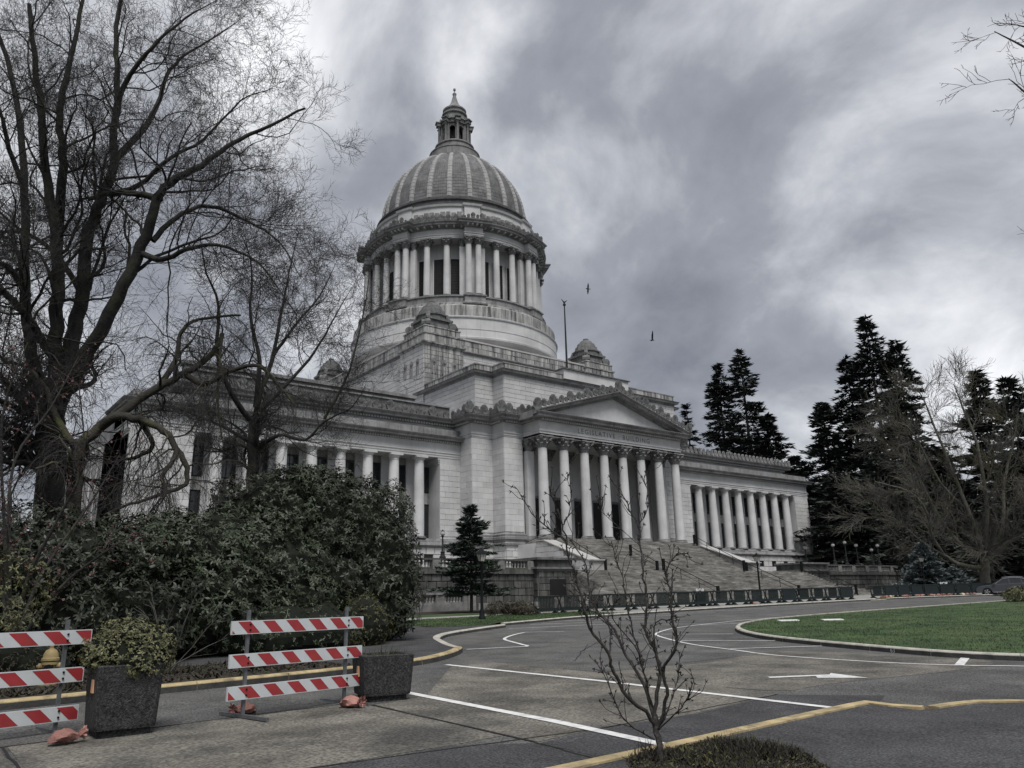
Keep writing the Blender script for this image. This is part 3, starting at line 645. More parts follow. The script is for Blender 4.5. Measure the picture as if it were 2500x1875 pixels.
KC = (shaft_mesh(.50, .43, .35, hK-1.15, 18, 6), attic_base(.50, .36, 18), corinthian(.43, 1.15, 12), hK-1.15)
KP = (MB().box(-.42, .42, -.25, .25, .3, hK-1.15).mesh('shaft', 'stone'), None, corinthian(.33, 1.15, 10), hK-1.15)
for g in GA:
    for da, R in ((-3.0, 14.15), (3.0, 14.15), (16.2, 13.45), (28.8, 13.45)):
        a = radians(g+da); column('drum_column', R*cos(a), R*sin(a), 44.12, KC, a+pi/2)
    for da in (-6.4, 6.4):
        a = radians(g+da); column('drum_pilaster', 13.2*cos(a), 13.2*sin(a), 44.12, KP, a+pi/2)
    m = MB()                                                      # pier behind each pair
    a = radians(g); e = np.array([cos(a), sin(a), 0]); t = np.array([-sin(a), cos(a), 0])
    m.obox(e*12.2+np.array([0, 0, 48.75]), e*1.0, t*1.55, np.array([0, 0, 4.6])); m.build('drum_pier', 'stone', B)
    for da in (10.4, 22.5, 34.6):
        a = radians(g+da); e = np.array([cos(a), sin(a), 0]); t = np.array([-sin(a), cos(a), 0])
        w = MB().obox(e*11.72+np.array([0, 0, 47.7]), e*.12, t*.95, np.array([0, 0, 3.3])).build('drum_window', 'stone', B)
        MB().obox(e*11.82+np.array([0, 0, 47.7]), e*.06, t*.75, np.array([0, 0, 3.1])).build('pane', 'dark_opening', w)
        gm = MB()
        for k in range(-2, 3): gm.obox(e*11.90+t*.28*k+np.array([0, 0, 47.7]), e*.02, t*.035, np.array([0, 0, 3.1]))
        for k in range(-7, 8): gm.obox(e*11.91+np.array([0, 0, 47.7+.42*k]), e*.02, t*.75, np.array([0, 0, .045]))
        gm.build('grille', 'bronze', w)
DE = ringpath(13.75, .85, 5.0)
MB().sweep(DE, [(-2.5, 53.3), (.10, 53.3), (.10, 53.5), (.16, 53.5), (.16, 53.75), (.26, 53.8), (.26, 53.9), (.1, 53.95), (.1, 54.75), (-2.5, 54.8)], closed=True).build('drum_entablature', 'stone', B)
MB().sweep(DE, [(-2.5, 54.75), (.3, 54.75), (.3, 55.0), (.55, 55.08), (1.05, 55.12), (1.08, 55.36), (1.25, 55.5), (1.3, 55.68), (-2.5, 55.85)], closed=True).build('drum_cornice', 'cornice_stone', B)
dd = MB(); DP = ringpath(14.35, .85, 5.0); n = len(DP)
for i in range(n):
    p0 = np.array(DP[i]); p1 = np.array(DP[(i+1) % n]); L_ = hypot(*(p1-p0)); d_ = (p1-p0)/L_; nn = np.array([d_[1], -d_[0]])
    for k in range(int(L_/.55)):
        q = p0+d_*(k+.5)*L_/int(L_/.55); dd.obox((q[0], q[1], 55.0), (d_[0]*.13, d_[1]*.13, 0), (nn[0]*.28, nn[1]*.28, 0), (0, 0, .11))
dd.build('modillion_course', 'stone', B, kind='stuff')
DQ = ringpath(14.75, .85, 5.0)
for i in range(n):
    p0 = np.array(DQ[i]); p1 = np.array(DQ[(i+1) % n]); L_ = hypot(*(p1-p0))
    if max(p0[1], p1[1])+.665*max(p0[0], p1[0]) > 9: continue           # far side of the drum
    if L_ < .7: continue
    crest(p0, p1, 55.8, spacing=.68, mats=(SH_M, SH_S), big=50, first=1)
MB().sweep(ringpath(13.0, .45, 4.2), [(-2, 55.7), (.45, 55.7), (.45, 56.3), (.2, 56.4), (.2, 58.7), (.4, 58.8), (.5, 59.1), (.1, 59.3), (-2, 59.5)], closed=True).build('attic_drum', 'stone', B)
# carved swags between the attic piers
for g in GA:
    for k in range(9):
        a = radians(g+8+k*3.6); e = np.array([cos(a), sin(a), 0]); t = np.array([-sin(a), cos(a), 0])
        if e[1]+.665*e[0] > .5: continue
        z_ = 57.6-.35*sin(pi*((k % 3)+.5)/3)
        MB().obox(e*13.25+np.array([0, 0, z_]), e*.16, t*.33, np.array([0, 0, .42])).build('carved_panel', 'cornice_stone', B)
MB().lathe([(13.0, 59.2), (13.0, 59.6), (12.75, 59.7), (12.75, 60.2), (12.95, 60.26), (12.95, 60.5), (12.45, 60.6), (12.4, 61.0), (11.9, 61.1)], NS).build('dome_gutter', 'gutter_stone', B, smooth=25)
# ---- dome: ribs and coursed stone panels -------------------------------------------------
DPR = [(12.0*cos(a_), 60.7+13.3*sin(a_)) for a_ in np.linspace(.03, 1.205, 16)]
MB().lathe([(r-.10, z-.05) for r, z in DPR], NS).build('dome_shell', 'mortar', B, smooth=60)
NR = 24
def dome_pt(s):                                       # s in 0..1 along the profile
    k = s*(len(DPR)-1); i = min(int(k), len(DPR)-2); f = k-i
    return DPR[i][0]*(1-f)+DPR[i+1][0]*f, DPR[i][1]*(1-f)+DPR[i+1][1]*f
for k in range(NR):                                    # ribs of stacked drums
    a = radians(7.5+15*k); e = np.array([cos(a), sin(a)]); t = np.array([-sin(a), cos(a)])
    if e[1]+.665*e[0] > .45: continue
    m = MB(); nb = 22
    for j in range(nb):
        s0, s1 = j/nb*.985, (j+.9)/nb*.985; r0, z0 = dome_pt(s0); r1, z1 = dome_pt(s1); w0, w1 = .020*r0+.20, .020*r1+.20
        def pt(r, o, sd, z): return (e[0]*(r+o)+t[0]*sd, e[1]*(r+o)+t[1]*sd, z+o*.55)
        rows = []
        for r, z, w in ((r0, z0, w0), (r1, z1, w1)): rows.append([pt(r, -.05, -w, z), pt(r, .14, -w*.8, z), pt(r, .22, 0, z), pt(r, .14, w*.8, z), pt(r, -.05, w, z)])
        m.add(rows[0]+rows[1], [(i, i+1, i+6, i+5) for i in range(4)]+[(4, 3, 2, 1, 0), (5, 6, 7, 8, 9)])
    m.build('dome_rib', 'dome_rib', B)
pm = MB(); cnt = 0
for k in range(NR):                                    # panels between the ribs, stone by stone
    a0 = 7.5+15*k
    if sin(radians(a0+7.5))+.665*cos(radians(a0+7.5)) > .45: continue
    nb = 26
    p = MB()
    for j in range(nb):
        s0, s1 = (j+.06)/nb, (j+.94)/nb; r0, z0 = dome_pt(s0); r1, z1 = dome_pt(s1)
        ncol = 6 if r0 > 8 else (4 if r0 > 5.5 else 3); hw = 7.5-(2.15 if r0 > 8 else 2.15+(8-r0)*.45)
        for c in range(ncol):
            b0 = radians(a0+7.5-hw+2*hw*(c+.05)/ncol); b1 = radians(a0+7.5-hw+2*hw*(c+.95)/ncol)
            p.add([(r0*cos(b0), r0*sin(b0), z0), (r0*cos(b1), r0*sin(b1), z0), (r1*cos(b1), r1*sin(b1), z1), (r1*cos(b0), r1*sin(b0), z1)], [(0, 1, 2, 3)])
    p.build('dome_panel', 'dome_panel', B)['kind'] = 'stuff'
# ---- lantern ------------------------------------------------------------------------------
MB().lathe([(4.2, 72.6), (4.42, 73.2), (4.42, 73.5), (4.25, 73.6), (4.25, 74.8), (4.35, 74.9), (4.35, 75.05), (3.6, 75.5), (3.25, 75.7), (3.2, 76.4), (3.38, 76.5), (3.38, 76.72), (1.4, 76.75)], 48).build('lantern_base', 'cornice_stone', B, smooth=25)
LH = 8
for k in range(LH):
    a = radians(22.5+45*k); e = np.array([cos(a), sin(a), 0]); t = np.array([-sin(a), cos(a), 0]); Z3 = np.array([0, 0, 1.])
    m = MB(); m.obox(e*2.15+Z3*78.72, e*.28, t*.30, Z3*2.0); m.build('lantern_pier', 'cornice_stone', B)
    c = MB(); c.lathe([(.30, 76.72), (.30, 77.1), (.2, 77.15), (.18, 80.2), (.30, 80.45), (.3, 80.6)], 10, e[0]*2.7, e[1]*2.7); c.build('lantern_column', 'cornice_stone', B, smooth=35)
    m = MB(); m.obox(e*2.55+Z3*80.95, e*.62, t*.42, Z3*.33); m.obox(e*2.62+Z3*81.32, e*.72, t*.52, Z3*.09); m.obox(e*2.1+Z3*81.75, e*.5, t*.2, Z3*.38); m.build('lantern_bracket', 'crest_stone', B)
    # arch between the piers
    a2 = radians(45*k); e2 = np.array([cos(a2), sin(a2), 0]); t2 = np.array([-sin(a2), cos(a2), 0]); ar = MB()
    for j in range(6):
        b0, b1 = pi*j/6, pi*(j+1)/6
        for q in (0,):
            R = .48
            P_ = lambda b, zt: tuple(e2*2.05+t2*(-R*cos(b))+Z3*(79.75+R*sin(b) if not zt else 80.75))
            ar.add([P_(b0, 0), P_(b1, 0), P_(b1, 1), P_(b0, 1)], [(0, 1, 2, 3)])
            Q_ = lambda b: tuple(e2*1.75+t2*(-R*cos(b))+Z3*(79.75+R*sin(b)))
            ar.add([P_(b0, 0), P_(b1, 0), Q_(b1), Q_(b0)], [(0, 1, 2, 3)])
    ar.obox(e2*1.9+Z3*80.85, e2*.2, t2*.75, Z3*.2); ar.build('lantern_arch', 'cornice_stone', B)
MB().lathe([(2.35, 80.7), (2.4, 81.2), (2.65, 81.3), (2.65, 81.45), (2.0, 81.55), (1.95, 82.9), (2.2, 83.0), (2.2, 83.25), (1.85, 83.4), (1.9, 83.8), (2.05, 83.9), (2.05, 84.15), (1.5, 84.6), (1.2, 84.95), (.85, 85.4), (.6, 86.0), (.42, 86.7), (.28, 87.3), (.30, 87.45), (.36, 87.6), (.36, 87.75), (.2, 87.9), (.10, 88.1), (.10, 88.35), (.2, 88.45), (.24, 88.62), (.2, 88.8), (.04, 88.95)], 32).build('lantern_cap', 'cornice_stone', B, smooth=30)
MB().lathe([(1.1, 76.7), (1.1, 80.9)], 12).build('lantern_core', 'dark_opening', B)
# ---- flagpole, crow ---------------------------------------------------------------------------
fp = thing('flagpole', 'tall dark flagpole with an eagle finial on the roof behind the pediment', 'flagpole', (0, -26.4, 27.3))
MB().tube([(0, 0, 0), (0, 0, 6), (0, 0, 12.2)], [.16, .13, .08], 10).build('pole', 'bronze', fp, smooth=40)
MB().box(-.5, .5, -.5, .5, 0, .5).build('base', 'stone', fp)
MB().lathe([(.05, 12.2), (.2, 12.3), (.22, 12.45), (.05, 12.6)], 10).tube([(0, 0, 12.55), (-.1, 0, 12.8), (-.45, .1, 13.15)], [.1, .1, .02], 5).tube([(0, 0, 12.6), (.1, 0, 12.8), (.45, -.1, 13.1)], [.1, .1, .02], 5).build('finial', 'bronze', fp)
for k, r in REST.items():
    r.build('ashlar_courses', k, B, kind='stuff')
# ================================================================ the ground
def flat(name, poly, dz, material, kind='structure', thick=None):
    m = MB()
    if thick: m.prism(poly, lambda x, y: gz(x, y)+dz-thick, lambda x, y: gz(x, y)+dz)
    else: m.add([(x, y, gz(x, y)+dz) for x, y in poly], [tuple(range(len(poly)))])
    o = m.build(name, material)
    if kind: o['kind'] = kind
    return o
def spline(pts, n=6, closed=False):
    P = [np.array(p, float) for p in pts]; res = []; m = len(P)
    for i in range(m if closed else m-1):
        g = (lambda k: P[k % m]) if closed else (lambda k: P[min(max(k, 0), m-1)])
        p0, p1, p2, p3 = g(i-1), g(i), g(i+1), g(i+2)
        for k in range(n):
            t = k/n; res.append(tuple(.5*((2*p1)+(-p0+p2)*t+(2*p0-5*p1+4*p2-p3)*t*t+(-p0+3*p1-3*p2+p3)*t**3)))
    if not closed: res.append(tuple(P[-1]))
    return res
# terrain reaches the horizon: the slope first, then level
def terrain():
    m = MB(); n = 60; R = [0, 30, 60, 90, 120, 160, 220, 400, 900, 2500]
    vs = [(CAM[0], CAM[1], -.25)]
    for r in R[1:]:
        for k in range(n):
            a = 2*pi*k/n; x, y = CAM[0]+r*cos(a), CAM[1]+r*sin(a); s = GX*(x-CAM[0])+GY*(y-CAM[1])
            vs.append((x, y, max(-1.2, min(s, 2.0))-.25))
    fs = [(0, 1+k, 1+(k+1) % n) for k in range(n)]
    for i in range(len(R)-2):
        for k in range(n): a = 1+i*n; fs.append((a+k, a+n+k, a+n+(k+1) % n, a+(k+1) % n))
    return m.add(vs, fs).build('terrain', 'terrain')
structure(terrain())
flat('road', [(-110, -130), (45, -130), (45, -57), (-20, -57), (-40, -60), (-55, -72), (-110, -76)], 0, 'asphalt')
flat('concrete_apron', [(-72, -84.6), (-66, -83.9), (-60.2, -83.3), (-58.75, -83.2), (-58.68, -87.2), (-59.8, -87.5), (-60.05, -87.06), (-62.26, -87.15), (-64.75, -87.35), (-72, -87.6)], .004, 'asphalt')
flat('concrete_apron', [(-64.68, -87.40), (-62.26, -87.19), (-60.05, -87.10), (-59.83, -87.52), (-59.92, -91.1), (-60.7, -91.15), (-62.34, -91.13), (-64.68, -91.3)], .004, 'concrete_pad')
flat('concrete_apron', [(-75, -87.75), (-64.78, -87.42), (-64.78, -91.3), (-75, -91.6)], .004, 'concrete_pad')
flat('crosswalk', [(-59.75, -87.5), (-58.6, -87.2), (-55.3, -83.0), (-54.2, -83.2), (-54.2, -86.8), (-54.5, -91.3), (-57.1, -91.66), (-58.7, -91.56), (-59.85, -91.7)], .004, 'concrete_pad')
flat('near_patch', [(-80, -91.36), (-64.7, -91.34), (-60.7, -91.19), (-59.9, -91.75), (-60.0, -93.4), (-80, -93.6)], .004, 'dark_asphalt')
flat('near_patch', [(-59.88, -91.78), (-58.7, -91.6), (-57.07, -91.7), (-54.6, -91.36), (-53.6, -92.6), (-55.1, -93.2), (-59.95, -93.35)], .004, 'dark_asphalt')
flat('turning_patch', spline([(-54.1, -87.0), (-51, -87.2), (-47.6, -86.6), (-46.9, -90.9), (-48.4, -91.9), (-52.8, -91.2), (-54.3, -90.9)], 3, True), .004, 'concrete_pad')
def seam(pts, w=.022, dz=.008, material='joint_tar', name='seam'):
    m = MB(); P = [np.array(p, float) for p in pts]; vs = []; fs = []
    rnd = random.Random(len(pts)*7+int(abs(P[0][0])*10))
    for i, p in enumerate(P):
        d = P[min(i+1, len(P)-1)]-P[max(i-1, 0)]; d = d/hypot(*d); n_ = np.array([-d[1], d[0]])*w
        for s in (-1, 1): q = p+n_*s; vs.append((q[0], q[1], gz(*q)+dz))
    for i in range(len(P)-1): fs.append((2*i, 2*i+1, 2*i+3, 2*i+2))
    o = m.add(vs, fs).build(name, material); o['kind'] = 'structure'; return o
def wob(a, b, n=10, s=.02, seed=1):
    r = random.Random(seed); a = np.array(a, float); b = np.array(b, float); return [tuple(a+(b-a)*k/n+np.array([r.uniform(-s, s), r.uniform(-s, s)])*(0 < k < n)) for k in range(n+1)]
for i, (a, b) in enumerate([((-72, -87.6), (-64.75, -87.37)), ((-64.75, -87.37), (-62.26, -87.17)), ((-62.26, -87.17), (-60.05, -87.08)), ((-59.8, -87.49), (-59.89, -91.7)), ((-64.73, -87.4), (-64.75, -91.3)), ((-75, -91.5), (-62.34, -91.15)), ((-62.34, -91.15), (-58.75, -91.58)), ((-58.75, -91.58), (-54.6, -91.36)), ((-59.9, -91.7), (-60, -92.8)), ((-54.26, -86.87), (-47.7, -86.7)), ((-52.8, -84.5), (-48.7, -80.6)), ((-51, -88.2), (-47.5, -92)), ((-48.9, -89.4), (-45.5, -95)), ((-50.6, -82.4), (-43, -76.2))]):
    seam(wob(a, b, seed=i, s=.015 if i < 9 else .04), w=.016 if i < 9 else .012)
# ---- kerbs -----------------------------------------------------------------------------
def kerb(path, top='pale_kerb', w=.16, h=.14, name='kerb', inner=1, seg=1.9, closed=False):
    """stone by stone: a face towards the road and a painted top; the road is on the right of travel"""
    P = [np.array(p, float) for p in path]
    if closed: P.append(P[0])
    # resample into stones
    cum = [0.0]
    for a, b in zip(P, P[1:]): cum.append(cum[-1]+hypot(*(b-a)))
    def q(s):
        i = min(max(np.searchsorted(cum, s)-1, 0), len(P)-2); t = (s-cum[i])/max(1e-9, cum[i+1]-cum[i]); return P[i]+(P[i+1]-P[i])*t
    root = bpy.data.objects.new(name, None); COL.objects.link(root); root['kind'] = 'structure'
    n = max(1, int(round(cum[-1]/seg)))
    for k in range(n):
        s0, s1 = cum[-1]*k/n+.006, cum[-1]*(k+1)/n-.006; pts = [q(s0+(s1-s0)*j/4) for j in range(5)]
        MB().sweep(pts, ([(.03, -.1), (0, h-.03), (-.03, h)] if w > 0 else [(-.03, -.1), (0, h-.03), (.03, h)])+[(-w*.5, h+.004), (-w, h), (-w, -.1)], zf=gz).build('kerb_stone', top, root)
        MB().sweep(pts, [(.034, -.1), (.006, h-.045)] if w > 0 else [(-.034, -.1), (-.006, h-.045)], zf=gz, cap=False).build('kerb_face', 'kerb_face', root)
    return root
KL = spline([(-80, -84.2), (-70, -83.75), (-64.4, -83.5), (-61.8, -83.25), (-59.2, -83.02), (-57.2, -82.72), (-55.6, -82.2), (-54.3, -81.3), (-53.4, -80.45), (-52.85, -79.8)], 4)[::1]
KB = spline([(-52.85, -79.8), (-52.5, -78.8), (-51.7, -77.1), (-50.75, -75.3), (-49.6, -73.8), (-48.4, -72.7), (-46.5, -71.4), (-43.6, -69.65)], 4)
KF = spline([(-42.6, -68.2), (-40.2, -67.3), (-35.5, -65.8), (-28.7, -64.7), (-22, -63.9), (-11.4, -63.1), (-2, -62.9), (2.2, -62.7)], 4)
KR = spline([(4.6, -62.4), (8.5, -62.9), (13, -64.2), (17.2, -66.2), (20.5, -69.6), (23, -75), (24, -82)], 4)
kerb(KL, 'yellow_kerb', .20, .15, name='yellow_kerb'); kerb(KB, 'pale_kerb', .24, .14, name='bulb_kerb'); kerb(KF, 'pale_kerb', .18, .14, name='far_kerb'); kerb(KR, 'pale_kerb', .18, .14, name='far_kerb')
kerb(spline([(1.2, -62.85), (3.2, -62.6), (4.6, -62.4)], 4), 'yellow_kerb', .2, .06, name='ramp_kerb')
KI0 = [(-46.72, -92), (-46.74, -90.3), (-45.9, -87.8), (-45.1, -85.8), (-44.3, -84.2), (-43.2, -82.6), (-41.6, -80.9), (-39.7, -79.4), (-37.4, -78.1), (-34, -76.9), (-28, -76.1), (-20, -75.7), (-8, -75.3), (2, -75.3), (9, -77), (13, -82), (13, -92), (8, -101), (-8, -106), (-30, -106), (-42, -101), (-46, -95.5)]
KI = spline(KI0, 5, True)
kerb(KI[::-1][:], 'pale_kerb', .17, .14, name='island_kerb', closed=True) if False else kerb(KI, 'pale_kerb', -.17, .14, name='island_kerb', closed=True)
KN = [(-75, -93.5), (-64, -93.36), (-61.05, -93.32), (-59.2, -93.29), (-57.75, -93.23), (-56.6, -93.19), (-55.25, -93.15), (-55.2, -93.3), (-55.27, -93.58), (-55.36, -93.9), (-55.08, -94.02), (-54.6, -94.05), (-54.2, -94.2), (-53.8, -94.6), (-53.2, -95.8), (-52.4, -99), (-51.5, -104)]
kerb(KN, 'yellow_kerb', -.20, .15, name='near_kerb')
# ---- what lies behind the kerbs -----------------------------------------------------------
DZ = .135
flat('lawn_island', [(p[0], p[1]) for p in spline([(x-(0 if False else 0), y) for x, y in KI0], 5, True)], .10, 'lawn')
flat('near_pavement', [(-75, -93.65), (-61.05, -93.47), (-57.75, -93.38), (-55.42, -93.32), (-55.45, -93.58), (-55.5, -94.05), (-55.1, -94.18), (-54.65, -94.2), (-54.32, -94.34), (-53.98, -94.7), (-53.38, -95.9), (-52.55, -99), (-51.65, -104), (-51.6, -125), (-90, -125), (-90, -93.7)], .13, 'dark_asphalt')
LB = KL+KB[1:]
flat('left_pavement', [(x-.02, y+.12) for x, y in KL[:-1]]+[(-53.0, -79.6)]+[(x-.16, y+.10) for x, y in KB[1:]]+[(-43.9, -69.3), (-46.0, -68.9), (-46.9, -68.3), (-46.5, -66), (-58, -71), (-80, -75)], .13, 'dark_asphalt')
flat('planting_strip', [(-80, -83.7), (-64.4, -83.2), (-61.8, -82.95), (-59.2, -82.7), (-57.4, -82.4), (-57.6, -81.2), (-59.6, -79.6), (-61, -79.2), (-80, -79.6)], .145, 'soil')
flat('shrub_bed', [(-80, -77.4), (-62, -77.2), (-58.2, -76.7), (-53.4, -75.5), (-51.2, -73.4), (-49.3, -70.3), (-48.4, -66), (-45, -55), (-75, -50), (-90, -60)], .15, 'soil')
flat('grass_verge', [(-46.6, -68.2), (-46.1, -69.0), (-45.2, -69.3), (-43.9, -69.1), (-42.9, -68.0), (-40.3, -67.05), (-35.5, -65.5), (-31, -64.9), (-30.4, -59.6), (-42.2, -60.2), (-47.2, -62.0)], .14, 'lawn')
flat('footpath', [(-47.8, -62.0), (-42.2, -60.2), (-30.3, -59.6), (-30.0, -57.6), (-41.6, -57.6), (-48.4, -59.6)], .135, 'walk')
flat('grass_verge', [(-48.6, -59.6), (-41.6, -57.6), (-33.5, -57.6), (-32.8, -53.6), (-40, -53.2), (-49, -54)], .14, 'lawn')
flat('shrub_bed', [(-49, -53.9), (-40, -53.1), (-32.7, -53.5), (-30.2, -57.5), (-26.5, -57.5), (-26, -45), (-50, -45)], .15, 'soil')
flat('forecourt', [(-31, -64.6), (-28.7, -64.5), (-22, -63.7), (-11.4, -62.9), (-2, -62.7), (4, -62.3), (8.5, -62.75), (13, -64.05), (17.2, -66.05), (20.4, -69.5), (23, -75), (60, -75), (60, -46), (-30, -46), (-29.9, -59.5)], .13, 'walk')
# ---- painted lines ---------------------------------------------------------------------------
def line(pts, w=.05, name='painted_line'): return seam(pts, w, .012, 'road_paint', name)
line([(-55.34, -82.8), (-55.2, -87.95), (-55.3, -93.1)], .075, 'crosswalk_line')
line([(-58.64, -86.5), (-58.80, -90.8), (-59.0, -93.22)], .085, 'crosswalk_line')
line(spline([(-46.6, -95.6), (-47.9, -92.5), (-48.45, -91.55), (-48.8, -90.1), (-48.7, -87.4), (-47.9, -85.4), (-46.9, -83.1), (-44.85, -80.1), (-43.6, -78.8), (-42, -77.75), (-40.1, -76.8), (-36.6, -75.85), (-32, -75.1), (-20, -74.7), (-6, -74.4), (4, -74.4)], 5), .05, 'lane_line')
line([(-43.85, -79.25), (-42.4, -81.3)], .05, 'stall_line'); line([(-46.0, -82.0), (-44.4, -84.4)], .05, 'stall_line'); line([(-47.7, -85.2), (-45.5, -86.6)], .05, 'stall_line'); line([(-48.5, -91.5), (-46.8, -90.9)], .09, 'stall_line')
line([(-38, -76.2), (-35.5, -77.2)], .05, 'stall_line')
line(spline([(-52.3, -79.2), (-50.5, -79.8)], 2)+spline([(-50.3, -79.6), (-49.4, -77.6), (-48.7, -76.3), (-47.3, -74.9), (-45.7, -73.7)], 4)+[(-44.5, -74.7)], .06, 'stall_line')
for x0, y0, x1, y1 in ((-44.3, -70.8, -38.8, -72.0), (-41.5, -68.8, -36.8, -70.2), (-38, -67.4, -34, -69.4), (-33.5, -66.3, -30, -68.3), (-29, -65.8, -26, -67.6), (-24.5, -65.0, -22, -66.8), (-20, -64.7, -17.5, -66.4), (-15.5, -64.3, -13, -66), (-11, -64.1, -8.5, -65.8), (-6.5, -64, -4, -65.6), (8, -64.2, 7, -66), (12, -65.4, 11, -67.2)): line([(x0, y0), (x1, y1)], .05, 'stall_line')
arr = [(-52.80, -89.98), (-52.0, -90.42), (-52.22, -90.60), (-51.66, -91.28), (-51.38, -90.36), (-51.62, -90.48), (-52.0, -90.22), (-52.68, -89.84)]
flat('road_arrow', arr, .012, 'road_paint')
# flat stones in the island lawn
for x, y, l_ in ((-35.6, -78.6, 'pale slab in the oval lawn closest to its rounded tip'), (-34.3, -79.9, 'pale slab in the oval lawn farther from its rounded tip')): tag(flat('ground_plaque', [(x, y), (x+.7, y-.5), (x+1.1, y-.1), (x+.45, y+.45)], .135, 'white_paint', None, thick=.05), l_, 'slab', 'pale slabs in the lawn')
# ================================================================ terrace walls and stairs
TZ = 4.2; YT = -45.5
ST = thing('grand_staircase', 'broad weathered stone staircase rising to the portico', 'stairs')
sm = MB().box(-.5, .5, -.5, .5, -.5, .5).mesh('step', 'step_stone')
nU = 24; rise = (8.0-TZ)/nU; tread = .33
for k in range(nU):
    z = 8.0-rise*(k+1); y = -35.4-tread*k
    obj('step', sm, ST, loc=(0, y-tread/2+.35, z/2+1.9), scale=(23.4+k*.003, tread+.7, z-3.8))
YL = -35.4-tread*nU
MB().box(-18.01, 18.01, -46.2, YL+.3, .6, TZ-.012).build('landing', 'step_stone', ST)
nL = 20; z1 = gz(0, -53.5)+.13; riseL = (TZ-z1)/nL; trL = .36
for k in range(nL):
    z = TZ-riseL*(k+1); y = -46.2-trL*k; hw = 18.0 if k < 10 else 18.0+min(6.5, (k-9)*.9)
    obj('step', sm, ST, loc=(0, y-trL/2+.35, z/2+.25), scale=(2*hw+k*.004, trL+.7, z-.5))
for s in (-1, 1):                                       # cheek walls of the upper flight
    m = MB(); a, b = s*11.75, s*13.15
    x0, x1 = min(a, b), max(a, b)
    prof = [(-35.0, 7.55), (-36.2, 7.55), (-42.9, 5.2), (-43.5, 5.2), (-43.5, 4.0), (-35.0, 4.0)]
    n = len(prof); m.add([(x0, y, z) for y, z in prof]+[(x1, y, z) for y, z in prof], [tuple(range(n)), tuple(range(2*n-1, n-1, -1))]+[(k, n+k, n+(k+1) % n, (k+1) % n) for k in range(n)])
    m.build('cheek_wall', 'mortar', ST)
    xs_ = x0 if s < 0 else x1; ctr_ = [0]
    ashlar((xs_, -35.0) if s < 0 else (xs_, -43.45), (xs_, -43.45) if s < 0 else (xs_, -35.0), 4.2, 7.5, .55, 1.2, seed=300+s, parent=ST, limit=150, counter=ctr_, rest={}, proud=.06, gap=.03, top=lambda x_, y_: 7.35 if y_ > -36.2 else 7.35-(-36.2-y_)*2.35/6.7)
    m = MB(); pc = [(-34.9, 7.56), (-36.3, 7.56), (-43.0, 5.21), (-43.7, 5.21)]
    vs = []
    for y, z in pc: vs += [(x0-.15, y, z), (x1+.15, y, z), (x1+.15, y, z+.11), (x0-.15, y, z+.11)]
    m.add(vs, [(4*i+k, 4*i+4+k, 4*i+4+(k+1) % 4, 4*i+(k+1) % 4) for i in range(3) for k in range(4)]+[(0, 1, 2, 3), (12, 15, 14, 13)]); m.build('cheek_coping', 'cheek_stone', ST)
    MB().box(s*24.5-.6 if s > 0 else -25.1, s*24.5+.6 if s > 0 else -23.9, -53.4, -49.8, .6, 2.0, 0, 0).build('end_block', 'step_stone', ST)
# hand rails on posts
def handrail(pts, name, label):
    t = thing(name, label, 'handrail', pts[0], group=None)
    L0 = np.array(pts[0]); P = [np.array(p)-L0 for p in pts]
    MB().tube([p+np.array([0, 0, .95]) for p in P], .035, 6).build('rail', 'black_iron', t)
    MB().tube([p+np.array([0, 0, .55]) for p in P], .02, 5).build('rail', 'black_iron', t)
    for i, (a, b) in enumerate(zip(P, P[1:])):
        n = max(1, int(hypot(*(b-a)[:2])/1.6))
        for k in range(n+1 if i == len(P)-2 else n):
            q = a+(b-a)*k/n; MB().tube([q, q+np.array([0, 0, .97])], .03, 5).build('post', 'black_iron', t)
    for q in (P[0], P[-1]): MB().box(q[0]-.13, q[0]+.13, q[1]-.10, q[1]+.10, q[2], q[2]+1.12).build('end_post', 'black_iron', t)
def stair_pts(x, up=True):
    return [(x, -35.9, 7.85), (x, YL+.2, TZ)] if up else [(x, -46.3, TZ), (x, -52.6, z1+.2)]
handrail(stair_pts(-11.2), 'stair_handrail', 'thin black handrail beside the cheek wall next to the small fir')
handrail(stair_pts(11.2), 'stair_handrail', 'thin black handrail beside the cheek wall next to the far wing')
for x, l in ((-6.4, 'black handrail down the lower steps behind the slatted barriers'), (6.4, 'black handrail on the lower steps between the portico and the lantern post'), (17.2, 'black handrail at the outer edge of the lower steps by the corner pedestal')): handrail(stair_pts(x, False), 'stair_handrail', l)
handrail([(-3.8, -39.5, 6.05), (-3.8, YL+.2, TZ)], 'stair_handrail', 'short black handrail in the middle of the upper flight')
